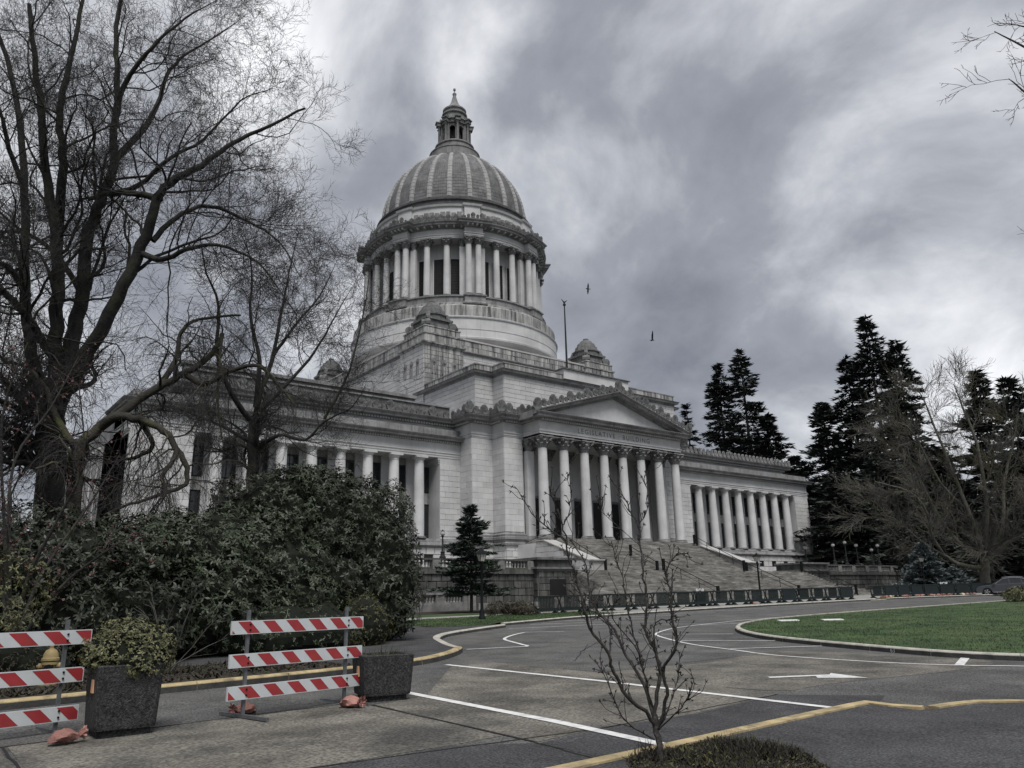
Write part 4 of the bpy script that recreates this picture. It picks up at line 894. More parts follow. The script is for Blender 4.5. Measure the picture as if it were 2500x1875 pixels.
# terrace
tf = MB().prism([(-58, YT), (-18, YT), (-18, -43.3), (-12.9, -43.3), (-12.9, -24), (-58, -24)], 3.6, TZ).build('terrace', 'walk'); tf['kind'] = 'structure'
tf = MB().prism([(12.9, -24), (12.9, -43.3), (18, -43.3), (18, YT), (60, YT), (60, -24)], 3.6, TZ).build('terrace', 'walk'); tf['kind'] = 'structure'
BAL = MB().lathe([(.10, 0), (.10, .06), (.07, .09), (.06, .13), (.115, .26), (.10, .34), (.055, .46), (.07, .5), (.10, .53), (.10, .56)], 8).mesh('baluster', 'baluster_stone', 50)
def balustrade(parent, x0, x1, y, z, pier=3.2, h=.56, sp=.30, rail='cornice_stone'):
    MB().box(x0, x1, y-.20, y+.20, z, z+.14).build('plinth_rail', rail, parent)
    MB().box(x0, x1, y-.22, y+.22, z+.14+h, z+.14+h+.15).build('top_rail', rail, parent)
    n = max(1, round((x1-x0)/pier))
    for k in range(n+1):
        x = x0+(x1-x0)*k/n; MB().box(x-.36, x+.36, y-.24, y+.24, z-.005, z+.16+h).build('pedestal', 'baluster_stone', parent)
    for k in range(n):
        a, b = x0+(x1-x0)*k/n+.42, x0+(x1-x0)*(k+1)/n-.42; c = max(1, int((b-a)/sp))
        for j in range(c): obj('baluster', BAL, parent, loc=(a+(b-a)*(j+.5)/c, y, z+.14))
def terrace_wall(x0, x1, seed, label, lim):
    t = thing('terrace_wall', label, 'wall'); ctr = [0]; rest = {}
    MB().box(x0, x1, YT+.02, YT+1.2, .4, TZ-.35).build('wall_core', 'joint_tar', t)
    for a, b, px in ((x0, x1, 0),):
        ashlar((a, YT+.02), (b, YT+.02), .9, TZ-.35, .56, .95, 'wall_block', seed=seed, proud=.16, gap=.05, parent=t, limit=lim, counter=ctr, rest=rest)
    for k, r in rest.items(): r.build('ashlar_courses', k, t, kind='stuff')
    MB().box(x0-.05, x1+.05, YT-.28, YT+1.2, TZ-.35, TZ+.02).build('string_course', 'wall_block', t)
    balustrade(t, x0+.3, x1-.3, YT+.15, TZ+.02, rail='wall_block')
    return t
terrace_wall(-58, -22.2, 3, 'dark rusticated stone terrace wall with balustrade behind the small fir', 300)
terrace_wall(23.2, 62, 4, 'dark stone terrace wall with globe lamps under the tall conifers', 150)
for s, lb in ((-1, 'blackened stone corner pedestal with niche beside the stairs and small fir'), (1, 'blackened stone corner pedestal topped by a lantern at the far side of the stairs')):
    t = thing('stair_pedestal', lb, 'pedestal'); x0, x1 = (18.0, 23.2) if s > 0 else (-22.2, -18.0)
    m = MB().box(x0, x1, YT-.6, YT+3.5, .6, TZ+.05).build('base', 'mortar', t)
    for i, (a, b) in enumerate((((x0, YT+3), (x0, YT-.6)), ((x0, YT-.6), (x1, YT-.6)), ((x1, YT-.6), (x1, YT+2)))): ashlar(a, b, .8, TZ-.1, .6, 1.1, 'wall_block', seed=200+i+s, proud=.12, gap=.05, parent=t, limit=300, counter=[0])
    MB().box(x0-.35, x1+.35, YT-.95, YT+3.5, TZ+.05, TZ+.22).build('coping', 'crest_stone', t)
    MB().box(x0+.1, x1-.1, YT-.5, YT+3.2, TZ+.2, TZ+.85).build('parapet', 'wall_block', t)
    MB().box(x0-.12, x1+.12, YT-.72, YT+3.3, TZ+.85, TZ+1.05).build('top_coping', 'crest_stone', t)
    if s < 0: MB().box(x0+1.2, x1-1.2, YT-.78, YT-.74, 1.6, 3.4).build('niche', 'dark_opening', t)
# lower balustrade of the area in front of the near wing
t = thing('area_balustrade', 'low pale stone balustrade below the terrace wall left of the small fir', 'balustrade')
MB().box(-46, -30.6, -48.25, -47.75, .5, 1.52).build('base_wall', 'baluster_stone', t)
balustrade(t, -45.6, -31.0, -48.0, 1.52, pier=2.4, sp=.26, rail='cornice_stone')
MB().box(-31.0, -30.3, -48.4, -47.6, .5, 2.42).build('end_pier', 'baluster_stone', t); MB().box(-31.1, -30.2, -48.5, -47.5, 2.42, 2.55).build('pier_cap', 'cornice_stone', t)
t = thing('low_garden_wall', 'long low pale stone kerb wall at the foot of the terrace by the shrubs', 'wall')
for k in range(4): MB().box(-30.0+1.9*k, -28.2+1.9*k, -48.3, -47.7, .6, 1.55).build('block', 'baluster_stone', t)
# ================================================================ street furniture
def barrier_template():
    """interlocking plastic crowd barrier, 2 m long: two panels' worth of upright slats between looped ends"""
    L = 2.0; parts = {}
    m = MB(); m.box(.02, L-.02, -.05, .05, .98, 1.07); m.box(.02, L-.02, -.045, .045, .20, .34); parts['rail_top_bottom'] = m
    slats = []
    return L
def slat_mesh(material): return MB().box(-.040, .040, -.012, .012, .33, .985).mesh('slat', material)
BSL = {k: slat_mesh(k) for k in ('barrier_green',)}
RAIL_T = {k: MB().box(.03, 1.97, -.05, .05, .97, 1.07).mesh('top_rail', k) for k in ('barrier_green', 'barrier_plain')}
RAIL_B = {k: MB().box(.03, 1.97, -.05, .05, .16, .34).mesh('bottom_rail', k) for k in ('barrier_green', 'barrier_plain')}
def loop_mesh(material):
    m = MB(); pts = [(.19*cos(a), 0, .655+.345*sin(a)) for a in np.linspace(pi/2, 3*pi/2, 11)]; m.tube(pts, .045, 6); return m.mesh('end_loop', material, 60)
LOOP = {k: loop_mesh(k) for k in ('barrier_green', 'barrier_plain')}
FOOT = MB().add([(-.10, -.32, 0), (.10, -.32, 0), (.10, .32, 0), (-.10, .32, 0), (-.06, -.06, .18), (.06, -.06, .18), (.06, .06, .18), (-.06, .06, .18)], [(0, 3, 2, 1), (4, 5, 6, 7), (0, 1, 5, 4), (1, 2, 6, 5), (2, 3, 7, 6), (3, 0, 4, 7)]).mesh('foot', 'barrier_plain')
PANEL = MB().box(.18, 1.82, -.035, .035, .33, .98).mesh('panel', 'barrier_plain')
ORD = 'first second third fourth fifth sixth seventh eighth ninth tenth eleventh twelfth thirteenth fourteenth fifteenth sixteenth seventeenth eighteenth'.split()
def barrier(p0, p1, solid, label, group):
    p0 = np.array(p0, float); p1 = np.array(p1, float); d = p1-p0; L_ = hypot(*d); sx = L_/2.0*.985
    x, y = p0; z = gz((p0[0]+p1[0])/2, (p0[1]+p1[1])/2)+.135
    t = thing('crowd_barrier', label, 'barrier', (x, y, z), atan2(d[1], d[0]), group); t.scale = (sx, 1, 1)
    k = 'barrier_plain' if solid else 'barrier_green'
    obj('top_rail', RAIL_T[k], t); obj('bottom_rail', RAIL_B[k], t)
    obj('end_loop', LOOP[k], t, loc=(.22, 0, 0)); obj('end_loop', LOOP[k], t, loc=(1.78, 0, 0), rotz=pi)
    obj('foot', FOOT, t, loc=(.3, 0, 0)); obj('foot', FOOT, t, loc=(1.7, 0, 0))
    if solid: obj('panel', PANEL, t)
    else:
        for j in range(11): obj('slat', BSL[k], t, loc=(.42+j*1.16/10, 0, 0))
def along(path, n):
    P = [np.array(p, float) for p in path]; cum = [0.0]
    for a, b in zip(P, P[1:]): cum.append(cum[-1]+hypot(*(b-a)))
    r = []
    for k in range(n+1):
        s = cum[-1]*k/n; i = min(max(np.searchsorted(cum, s)-1, 0), len(P)-2); r.append(P[i]+(P[i+1]-P[i])*(s-cum[i])/(cum[i+1]-cum[i]))
    return r
BL = along([(-34.4, -60.4), (-24, -60.9), (-12, -61.4), (0.4, -61.7)], 17)
for i, (a, b) in enumerate(zip(BL, BL[1:])):
    sol = i in (12, 16)
    barrier(a, b, sol, ('solid dark green barrier, %s in the row from the grass verge' if sol else 'dark green slatted barrier, %s in the row from the grass verge') % ORD[i], 'barriers along the stairs')
BR = along([(4.3, -61.2), (11.5, -62.6), (19.6, -66.2)], 9)
for i, (a, b) in enumerate(zip(BR, BR[1:])):
    sol = i != 0
    barrier(a, b, sol, 'solid dark green barrier behind sandbags, %s from the parked car' % ORD[8-i] if sol else 'slatted green barrier with sandbags starting the row beyond the gap', 'barriers beyond the gap')
# the stencilled boards that show over the barriers
def letter_board(c, ang, label):
    t = thing('notice_board', label, 'sign', c, ang)
    MB().box(-.55, .55, -.02, .02, .0, .98).build('board', 'barrier_plain', t)
    for lx in (-.5, .5): MB().box(lx-.02, lx+.02, -.05, .05, -.0, .95).build('leg', 'galvanised', t)
    cu = bpy.data.curves.new('letters', 'FONT'); cu.body = 'BOB'; cu.size = .46; cu.align_x = 'CENTER'; cu.extrude = .01
    to = bpy.data.objects.new('tmp', cu); COL.objects.link(to); dg = bpy.context.evaluated_depsgraph_get(); me = bpy.data.meshes.new_from_object(to.evaluated_get(dg)); bpy.data.objects.remove(to)
    me.materials.clear(); me.materials.append(MATS['white_paint'])
    v = np.zeros(len(me.vertices)*3); me.vertices.foreach_get('co', v); v = v.reshape(-1, 3); w = np.stack([v[:, 0], -v[:, 2]-.03, v[:, 1]+.93], 1); me.vertices.foreach_set('co', w.ravel()); me.update()
    obj('letters', me, t)
q = (BL[7]+BL[8])/2; letter_board((q[0], q[1]+.25, gz(*q)+.135), atan2(*(BL[8]-BL[7])[::-1]), 'white stencilled letters showing over the slatted barriers before the stairs')
q = (BR[5]+BR[6])/2; letter_board((q[0], q[1]+.25, gz(*q)+.135), atan2(*(BR[6]-BR[5])[::-1]), 'white stencilled letters showing over the solid barriers near the car')
# ---- sandbags -----------------------------------------------------------------------
def sandbag(loc, rotz, s, label, group, material='sandbag', seed=0, tilt=0.0):
    rnd = random.Random(seed); t = thing('sandbag', label, 'sandbag', loc, rotz, group)
    n, m = 12, 14; vs = []
    for i in range(n+1):
        u_ = i/n; x = (u_-.5)*.52
        w = .17*(max(0.0, sin(pi*min(1, u_*1.06)))**.55)+.012
        if u_ > .86: w = .03+.07*(u_-.86)/.14
        hgt = w*.62
        for k in range(m):
            a = 2*pi*k/m; wr = 1+.13*sin(5*a+u_*9+seed)+.08*rnd.uniform(-1, 1)
            vs.append((x*s, w*cos(a)*wr*s, max(.0, (hgt*(1+sin(a)*wr)*.92+(.07*(u_-.8)/.2 if u_ > .8 else 0)))*s))
    fs = [(i*m+k, i*m+(k+1) % m, (i+1)*m+(k+1) % m, (i+1)*m+k) for i in range(n) for k in range(m)]+[tuple(range(m-1, -1, -1)), tuple(n*m+k for k in range(m))]
    b = MB().add(vs, fs); b.build('bag', material, t, smooth=50)
    g = MB(); 
    n = 28; rings = []
    for u_, r_ in ((0, .030), (.02, .022), (.05, .050), (.085, .085), (.10, .088)):
        rings.append([((.215+u_)*s, r_*cos(2*pi*k/n)*(1+(.28 if k % 4 < 2 else -.18)*(u_ > .03))*s, (.085+.35*u_+r_*sin(2*pi*k/n)*(1+(.28 if k % 4 < 2 else -.18)*(u_ > .03)))*s) for k in range(n)])
    g.add([v for q in rings for v in q], [(i*n+k, i*n+(k+1) % n, (i+1)*n+(k+1) % n, (i+1)*n+k) for i in range(len(rings)-1) for k in range(n)])
    g.build('gathered_neck', material, t)
    return t
def ground_pt(x, y, dz=0): return (x, y, gz(x, y)+dz)
sandbag(ground_pt(-64.12, -87.72, .03), radians(8), .74, 'orange sandbag lying on the foot of the barricade beside the leafy planter', None, seed=1)
sandbag(ground_pt(-61.62, -86.95, .01), radians(200), .76, 'orange sandbag behind the outer leg of the barricade between the two planters', None, seed=2)
sandbag(ground_pt(-60.15, -87.5, .01), radians(-70), .78, 'orange sandbag at the leg next to the empty planter', None, seed=3)
rs = random.Random(5); 
sb = [(.04, 0), (.07, 0), (.10, 1), (.22, 0), (.24, 0), (.33, 0), (.37, 0), (.45, 0), (.50, 0), (.54, 0), (.58, 0), (.67, 1), (.70, 0), (.75, 0), (.88, 0), (.90, 0), (.955, 1), (.985, 0)]
PB = along([(4.3, -61.2), (11.5, -62.6), (19.6, -66.2)], 200)
for i, (s_, pale) in enumerate(sb):
    p = PB[int(s_*200)]; n_ = np.array([.35, -.94]); q = p+n_*.55
    sandbag((q[0], q[1], gz(*q)+.135), rs.uniform(0, 6), .95, ('pale sandbag, %s in the line of sandbags from the parked car' if pale else 'orange sandbag, %s in the line of sandbags from the parked car') % ORD[17-i], 'sandbags at the far barriers', 'sandbag_pale' if pale else 'sandbag', seed=10+i)
q = BL[10]; sandbag((q[0], q[1]-.5, gz(*q)+.135), .4, .7, 'single small orange sandbag under the slatted barriers before the stairs', None, seed=40)
# ---- striped barricades ---------------------------------------------------------------------
def barricade(pl, pr, height, label, boards, ov0=.35, ov1=.25, lo=0):
    pl = np.array(pl, float); pr = np.array(pr, float); d = pr-pl; W_ = hypot(*d); z0 = gz(*((pl+pr)/2))
    t = thing('barricade', label, 'barricade', (pl[0], pl[1], z0+.004), atan2(d[1], d[0]))
    tilt = np.arctan((gz(*pr)-gz(*pl))/W_)
    for x in (0, W_):
        p = MB(); p.box(x-.022, x+.022, .0, .045, 0.02, height); p.build('post', 'galvanised', t)
        f = MB(); f.box(x-.025, x+.025, -.62, .62, 0, .045); f.build('foot', 'galvanised', t)
        h = MB()
        for k in range(8): h.box(x-.008, x+.008, -.004, 0, .1+k*.05, .115+k*.05)
    for bi, (zb, hb, x0, x1, ph) in enumerate(boards):
        b = MB().box(x0, x1, -.035, 0, zb, zb+hb).build('board', 'sign_white', t)
        m = MB(); sw = .205; sl = .17; x = x0-sl-sw+ph
        while x < x1:
            # stripe: parallelogram leaning to the upper left
            a0, a1 = x+sl, x+sl+sw      # bottom x
            poly = [(a0, 0), (a1, 0), (a1-sl, hb), (a0-sl, hb)]
            # clip to the board
            def clip(P, f, xx, sign):
                r = []
                for i in range(len(P)):
                    p_, q_ = P[i], P[(i+1) % len(P)]
                    ip, iq = sign*(p_[0]-xx) >= 0, sign*(q_[0]-xx) >= 0
                    if ip: r.append(p_)
                    if ip != iq: tt = (xx-p_[0])/(q_[0]-p_[0]); r.append((xx, p_[1]+(q_[1]-p_[1])*tt))
                return r
            P = clip(poly, None, x0+.012, 1)
            if P: P = clip(P, None, x1-.012, -1)
            if len(P) > 2:
                o = MB().add([(a, -.0375, zb+.012+c*(hb-.024)/hb) for a, c in P], [tuple(range(len(P)))]).build('stripe', 'sign_red', b)
            x += sw*2
        for x in (0, W_):
            for zz in (zb+hb*.3, zb+hb*.72):
                MB().lathe([(.016, 0), (.016, .01), (.006, .013)], 8).mesh('bolt', 'black_iron')
                bm_ = MB(); bm_.tube([(x, -.036, zz), (x, -.05, zz)], .014, 8); bm_.build('bolt', 'black_iron', b)
    return t
HB = .19
barricade((-61.78, -87.35), (-60.0, -86.97), 1.50, 'red and white striped barricade with three boards between the two planters', [(1.155, HB, -.30, 2.13, .06), (.69, HB, -.30, 2.12, .0), (.25, HB, -.30, 2.13, .13)])
barricade((-65.75, -87.05), (-64.07, -86.70), 1.46, 'red and white striped barricade cut by the edge beside the leafy planter', [(1.13, HB, -.40, 2.03, .12), (.64, HB, -.40, 1.98, .05), (.15, HB, -.40, 1.97, .0)])
# ---- planters -----------------------------------------------------------------------------------
def planter(cx, cy, rot, wb, wt, h, label, plant):
    z = gz(cx, cy); t = thing('planter', label, 'planter', (cx, cy, z), rot)
    b = wb/2; a = wt/2; r = .06
    def ring(s, z_): 
        c = .06; return [(-s+c, -s, z_), (s-c, -s, z_), (s, -s+c, z_), (s, s-c, z_), (s-c, s, z_), (-s+c, s, z_), (-s, s-c, z_), (-s, -s+c, z_)]
    rings = [ring(b*.86, 0), ring(b*.86, .085), ring(b*.98, .09), ring(b, .13), ring(a*.995, h-.05), ring(a, h-.015), ring(a-.02, h), ring(a-.10, h), ring(a-.12, h-.12)]
    vs = [v for q in rings for v in q]; fs = [(i*8+k, i*8+(k+1) % 8, i*8+8+(k+1) % 8, i*8+8+k) for i in range(len(rings)-1) for k in range(8)]+[tuple(range(7, -1, -1))]
    MB().add(vs, fs).build('bowl', 'aggregate', t)
    MB().add(ring(a-.115, h-.11), [tuple(range(8))]).build('soil', 'soil', t)
    return t, a, h
pl1, a1_, h1_ = planter(-63.42, -87.34, radians(0), .74, .81, .88, 'dark pebble concrete planter holding a yellow green bush', True)
pl2, a2_, h2_ = planter(-59.33, -86.98, radians(-12), .78, .86, .72, 'dark pebble concrete planter with only dry stubble at the crosswalk', False)
for p_, a_, h_, ly in ((pl1, a1_, h1_, -.10), (pl2, a2_, h2_, -.02)):
    zz = h_-.26; q_ = a_*.985
    MB().add([(-q_-.010, ly-.055, zz-.08), (-q_-.010, ly+.055, zz-.08), (-q_-.010, ly+.055, zz+.08), (-q_-.010, ly-.055, zz+.08), (-q_+.03, ly-.06, zz-.085), (-q_+.03, ly+.06, zz-.085), (-q_+.03, ly+.06, zz+.085), (-q_+.03, ly-.06, zz+.085)], [(0, 1, 2, 3), (0, 4, 5, 1), (1, 5, 6, 2), (2, 6, 7, 3), (3, 7, 4, 0)]).build('reflector', 'orange_reflector', p_)
# ---- hydrant ---------------------------------------------------------------------------------------
hx, hy = at(107, 1440, 18.2)[:2]
t = thing('fire_hydrant', 'weathered yellow fire hydrant behind the barricade boards by the hedge', 'hydrant', (hx, hy, gz(hx, hy)+.14)); t.scale = (.72, .72, .72)
MB().lathe([(.22, 0), (.22, .05), (.15, .07), (.145, .50), (.20, .52), (.20, .58), (.16, .60)], 20).build('barrel', 'hydrant_yellow', t, smooth=40)
MB().lathe([(.16, .60), (.215, .62), (.215, .68), (.19, .70), (.175, .80), (.13, .88), (.06, .92), (.05, .93), (.05, .99), (.02, 1.0)], 20).build('bonnet', 'hydrant_yellow', t, smooth=40)
fdir = np.array([-.26, -.966, 0]); sdir = np.array([.966, -.26, 0])
MB().tube([fdir*.1+np.array([0, 0, .42]), fdir*.24+np.array([0, 0, .42])], .115, 14).build('pumper_cap', 'black_iron', t, smooth=40)
for s in (-1, 1):
    MB().tube([sdir*s*.1+np.array([0, 0, .48]), sdir*s*.20+np.array([0, 0, .48]), sdir*s*.21+np.array([0, 0, .48]), sdir*s*.27+np.array([0, 0, .48])], [.07, .07, .085, .08], 12).build('nozzle', 'hydrant_yellow', t, smooth=40)
    MB().tube([sdir*s*.27+np.array([0, 0, .48]), sdir*s*.31+np.array([0, 0, .48])], .03, 5).build('nozzle_nut', 'hydrant_yellow', t)
# ---- lantern posts -----------------------------------------------------------------------------------
def lantern_post(x, y, z, H, label):
    t = thing('street_lamp', label, 'street lamp', (x, y, z)); h = H-.75
    MB().lathe([(.20, 0), (.20, .10), (.15, .16), (.14, .35), (.10, .5), (.085, .56), (.075, 1.4), (.062, h-.1), (.09, h-.06), (.09, h), (.05, h+.04)], 12).build('post', 'black_iron', t, smooth=40)
    g = MB(); g.add([(-.11, -.11, h+.05), (.11, -.11, h+.05), (.11, .11, h+.05), (-.11, .11, h+.05), (-.20, -.20, h+.42), (.20, -.20, h+.42), (.20, .20, h+.42), (-.20, .20, h+.42)], [(0, 3, 2, 1), (4, 5, 6, 7), (0, 1, 5, 4), (1, 2, 6, 5), (2, 3, 7, 6), (3, 0, 4, 7)]); g.build('lamp_glass', 'lamp_glass', t)
    f = MB()
    for sx in (-1, 1):
        for sy in (-1, 1): f.tube([(.115*sx, .115*sy, h+.04), (.205*sx, .205*sy, h+.43)], .016, 4)
    for k in ((0, -1), (0, 1), (1, 0), (-1, 0)): f.tube([(.112*k[0], .112*k[1], h+.04), (.205*k[0], .205*k[1], h+.43)], .009, 4)
    f.build('lamp_frame', 'black_iron', t)
    r = MB(); r.lathe([(.38, h+.42), (.36, h+.45), (.22, h+.58), (.10, h+.66), (.05, h+.68), (.06, h+.71), (.03, h+.75)], 4, a0=pi/4); r.build('lamp_roof', 'black_iron', t)
    return t
lantern_post(-40.6, -63.6, gz(-40.6, -63.6)+.14, 3.75, 'black lantern street lamp on the grass verge beside the kerb')
p = at(1635, 1210, 70); lantern_post(p[0], p[1], gz(p[0], p[1])+.13, 4.0, 'black lantern street lamp in front of the middle of the stairs')
p = at(1991, 1215, 96); lantern_post(p[0], p[1], gz(p[0], p[1])+.1, 4.1, 'black lantern street lamp in front of the blue spruce')
lantern_post(20.6, YT+.6, TZ+1.05, 2.3, 'black lantern standing on the far stair pedestal')
def globe_post(x, y, z, H, label, group=None):
    t = thing('globe_lamp', label, 'street lamp', (x, y, z), group=group); h = H-.42
    MB().lathe([(.26, 0), (.26, .15), (.18, .22), (.16, .45), (.20, .5), (.09, .58), (.07, 1.0), (.06, h-.1), (.12, h-.05), (.12, h)], 12).build('post', 'bronze', t, smooth=40)
    MB().lathe([(.02, h), (.14, h+.03), (.20, h+.12), (.215, h+.21), (.19, h+.31), (.11, h+.39), (.02, h+.42)], 14).build('globe', 'globe_glass', t, smooth=80)
    MB().lathe([(.205, h+.27), (.14, h+.40), (.05, h+.45), (.02, h+.52)], 14).build('globe_cap', 'bronze', t, smooth=60)
globe_post(-31.4, YT+.15, TZ+.85, 2.2, 'globe lamp on the terrace balustrade of the near wing')
for i, (fx, d, H) in enumerate(((1802, 99, 2.6), (1828, 99, 3.0), (1852, 100.5, 2.7), (1884, 103, 2.2), (1898, 103, 2.8), (1942, 106, 2.7), (1962, 108, 2.4))):
    p = at(fx, 1200, d); tt = (YT+.15-CAM[1])/(p[1]-CAM[1]); x = CAM[0]+(p[0]-CAM[0])*tt
    globe_post(x, YT+.15, TZ+.85, H, 'white globe lamp under the conifers, %s along the far terrace wall from the stairs' % ORD[i], 'globe lamps on the far terrace wall')
# ---- number painted on the island kerb -------------------------------------------------------------
def kerb_number(body, x, y, ang, size=.16):
    cu = bpy.data.curves.new('number', 'FONT'); cu.body = body; cu.size = size; cu.align_x = 'CENTER'
    to = bpy.data.objects.new('tmp', cu); COL.objects.link(to); dg = bpy.context.evaluated_depsgraph_get(); me = bpy.data.meshes.new_from_object(to.evaluated_get(dg)); bpy.data.objects.remove(to)
    me.materials.clear(); me.materials.append(MATS['road_paint'])
    v = np.zeros(len(me.vertices)*3); me.vertices.foreach_get('co', v); v = v.reshape(-1, 3); w = np.stack([v[:, 0], -.045+0*v[:, 0]-v[:, 2], v[:, 1]+.012], 1); me.vertices.foreach_set('co', w.ravel()); me.update()
    return tag(obj('kerb_number', me, None, loc=(x, y, gz(x, y)), rotz=ang), 'pale number 63 painted on the dark face of the oval lawn kerb', 'number')
_i = int(np.argmin([hypot(p[0]+46.55, p[1]+89.2) for p in KI])); _a, _b = np.array(KI[_i]), np.array(KI[(_i+1) % len(KI)]); _d = _b-_a
kerb_number('63', (_a+_b)[0]/2, (_a+_b)[1]/2, atan2(-_d[1], -_d[0]))
# ---- the parked car -------------------------------------------------------------------------------------
def car(loc, rot):
    t = thing('parked_car', 'dark grey crossover car parked at the kerb by the bare tree', 'car', loc, rot)
    # side outline at several half-widths; x forward is -x (nose at x=0), length 4.95
    low = [(0.06, .34), (.30, .24), (.62, .22), (1.45, .22), (1.6, .24), (3.3, .24), (3.45, .22), (4.4, .24), (4.80, .30), (4.93, .50)]
    belt = [(4.95, .78), (4.90, 1.02), (4.2, 1.06), (3.2, 1.03), (2.2, 1.00), (1.55, .98), (.9, .93), (.4, .85), (.12, .70), (.02, .52)]
    body = [(0.06, .34), (.30, .24), (.55, .22)]
    def arch(cx, r, z0):
        return [(cx+r*cos(a), z0+r*sin(a)) for a in np.linspace(pi, 0, 9)]
    out_ = [(0.06, .34), (.28, .26)]+[(.55, .26)]+arch(.97, .40, .34)+[(1.45, .24), (3.38, .24)]+arch(3.80, .40, .34)+[(4.3, .27), (4.80, .32), (4.93, .50), (4.96, .80), (4.88, 1.06), (4.3, 1.10), (3.4, 1.07), (2.4, 1.03), (1.62, 1.0), (.95, .95), (.45, .87), (.14, .72), (.03, .52)]
    n = len(out_); secs = []
    for yy, ins in ((-.97, .05), (-.90, .0), (.90, .0), (.97, .05)):
        sec = []
        for x, z in out_:
            k = 1.0
            zz = z-(ins*.6 if z > .8 else 0); xx = 2.5+(x-2.5)*(1-ins*.4); sec.append((xx, yy*(1-.07*max(0, (1.0-x))-.05*max(0, x-4.2)), zz))
        secs.append(sec)
    m = MB(); vs = [v for s in secs for v in s]; fs = [(j*n+k, j*n+(k+1) % n, (j+1)*n+(k+1) % n, (j+1)*n+k) for j in range(3) for k in range(n)]+[tuple(range(n-1, -1, -1)), tuple(3*n+k for k in range(n))]
    m.add(vs, fs); m.build('body', 'car_paint', t, smooth=35)
    gh = [(1.45, .98), (2.35, 1.52), (2.75, 1.64), (3.5, 1.665), (4.2, 1.60), (4.62, 1.45), (4.86, 1.08)]
    m = MB(); n2 = len(gh); vs = []
    for yy in (-.82, .82):
        for x, z in gh: vs.append((x, yy*(1-.17*(z-.98)/.68), z))
    m.add(vs, [(k, k+1, n2+k+1, n2+k) for k in range(n2-1)]+[tuple(range(n2-1, -1, -1)), tuple(n2+k for k in range(n2))]); m.build('cabin', 'car_paint', t, smooth=30)
    def pane(poly, name='window'):
        for s in (-1, 1):
            MB().add([(x, s*(.82*(1-.17*(z-.98)/.68)+.006), z) for x, z in poly], [tuple(range(len(poly)))]).build(name, 'glass', t)
    pane([(1.80, 1.06), (2.45, 1.48), (2.85, 1.56), (2.92, 1.10)]); pane([(3.0, 1.10), (2.95, 1.565), (3.5, 1.58), (3.86, 1.54), (3.95, 1.14)]); pane([(4.03, 1.15), (3.97, 1.53), (4.30, 1.44), (4.52, 1.24)])
    MB().add([(1.50, -.72, 1.02), (1.50, .72, 1.02), (2.33, .64, 1.525), (2.33, -.64, 1.525)], [(0, 1, 2, 3)]).build('windscreen', 'glass', t)
    for s in (-1, 1):
        MB().tube([(1.70, s*.84, 1.04), (2.4, s*.765, 1.52), (3.0, s*.745, 1.61), (3.9, s*.755, 1.57), (4.4, s*.79, 1.42), (4.60, s*.81, 1.20)], .016, 5).build('window_trim', 'chrome', t)
        MB().tube([(2.5, s*.62, 1.66), (3.2, s*.62, 1.71), (4.1, s*.62, 1.67)], .02, 5).build('roof_rail', 'chrome', t)
        MB().box(1.5, 3.3, s*.955-.02, s*.955+.02, .30, .34).build('sill_trim', 'chrome', t)
        MB().obox((1.62, s*1.02, 1.06), (.09, 0, 0), (0, .09, 0), (0, 0, .07)).build('mirror', 'car_paint', t)
        MB().add([(.12, s*.55, .68), (.50, s*.86, .80), (.55, s*.885, .70), (.10, s*.60, .60)], [(0, 1, 2, 3)]).obox((.25, s*.72, .70), (.16, s*.12, .03), (.02, s*.04, 0), (0, 0, .05)).build('headlight', 'headlamp', t)
        MB().obox((4.86, s*.74, .92), (.06, 0, 0), (0, .14, 0), (0, 0, .07)).build('tail_light', 'sign_red', t)
        for cx in (.97, 3.80):
            w = MB(); w.tube([(cx, s*.74, .345), (cx, s*.96, .345)], .345, 24); wo = w.build('wheel', 'rubber', t, smooth=40)
            r = MB(); r.tube([(cx, s*.955, .345), (cx, s*.965, .345)], .255, 24); r.build('rim', 'bronze', wo)
            for k in range(5):
                for dk in (-.13, .13):
                    a = 2*pi*k/5+dk; MB().obox((cx+.14*cos(a), s*.972, .345+.14*sin(a)), (.115*cos(a), 0, .115*sin(a)), (-.016*sin(a), 0, .016*cos(a)), (0, .008, 0)).build('spoke', 'chrome', wo)
    MB().box(.0, .06, -.42, .42, .50, .70).build('grille', 'dark_opening', t); MB().box(-.015, .0, -.45, .45, .69, .72).build('grille_bar', 'chrome', t)
    MB().box(.02, .08, -.7, .7, .30, .42).build('lower_grille', 'dark_opening', t)
    return t
p = at(2107, 1286, 90.5); vdir = np.array([p[0]-CAM[0], p[1]-CAM[1]]); vdir /= hypot(*vdir); ax = np.array([vdir[1], -vdir[0]])      # to the right, across the line of sight
ax = ax*cos(.06)+vdir*sin(.06)
car((p[0], p[1], gz(p[0], p[1])+.01), atan2(ax[1], ax[0]))
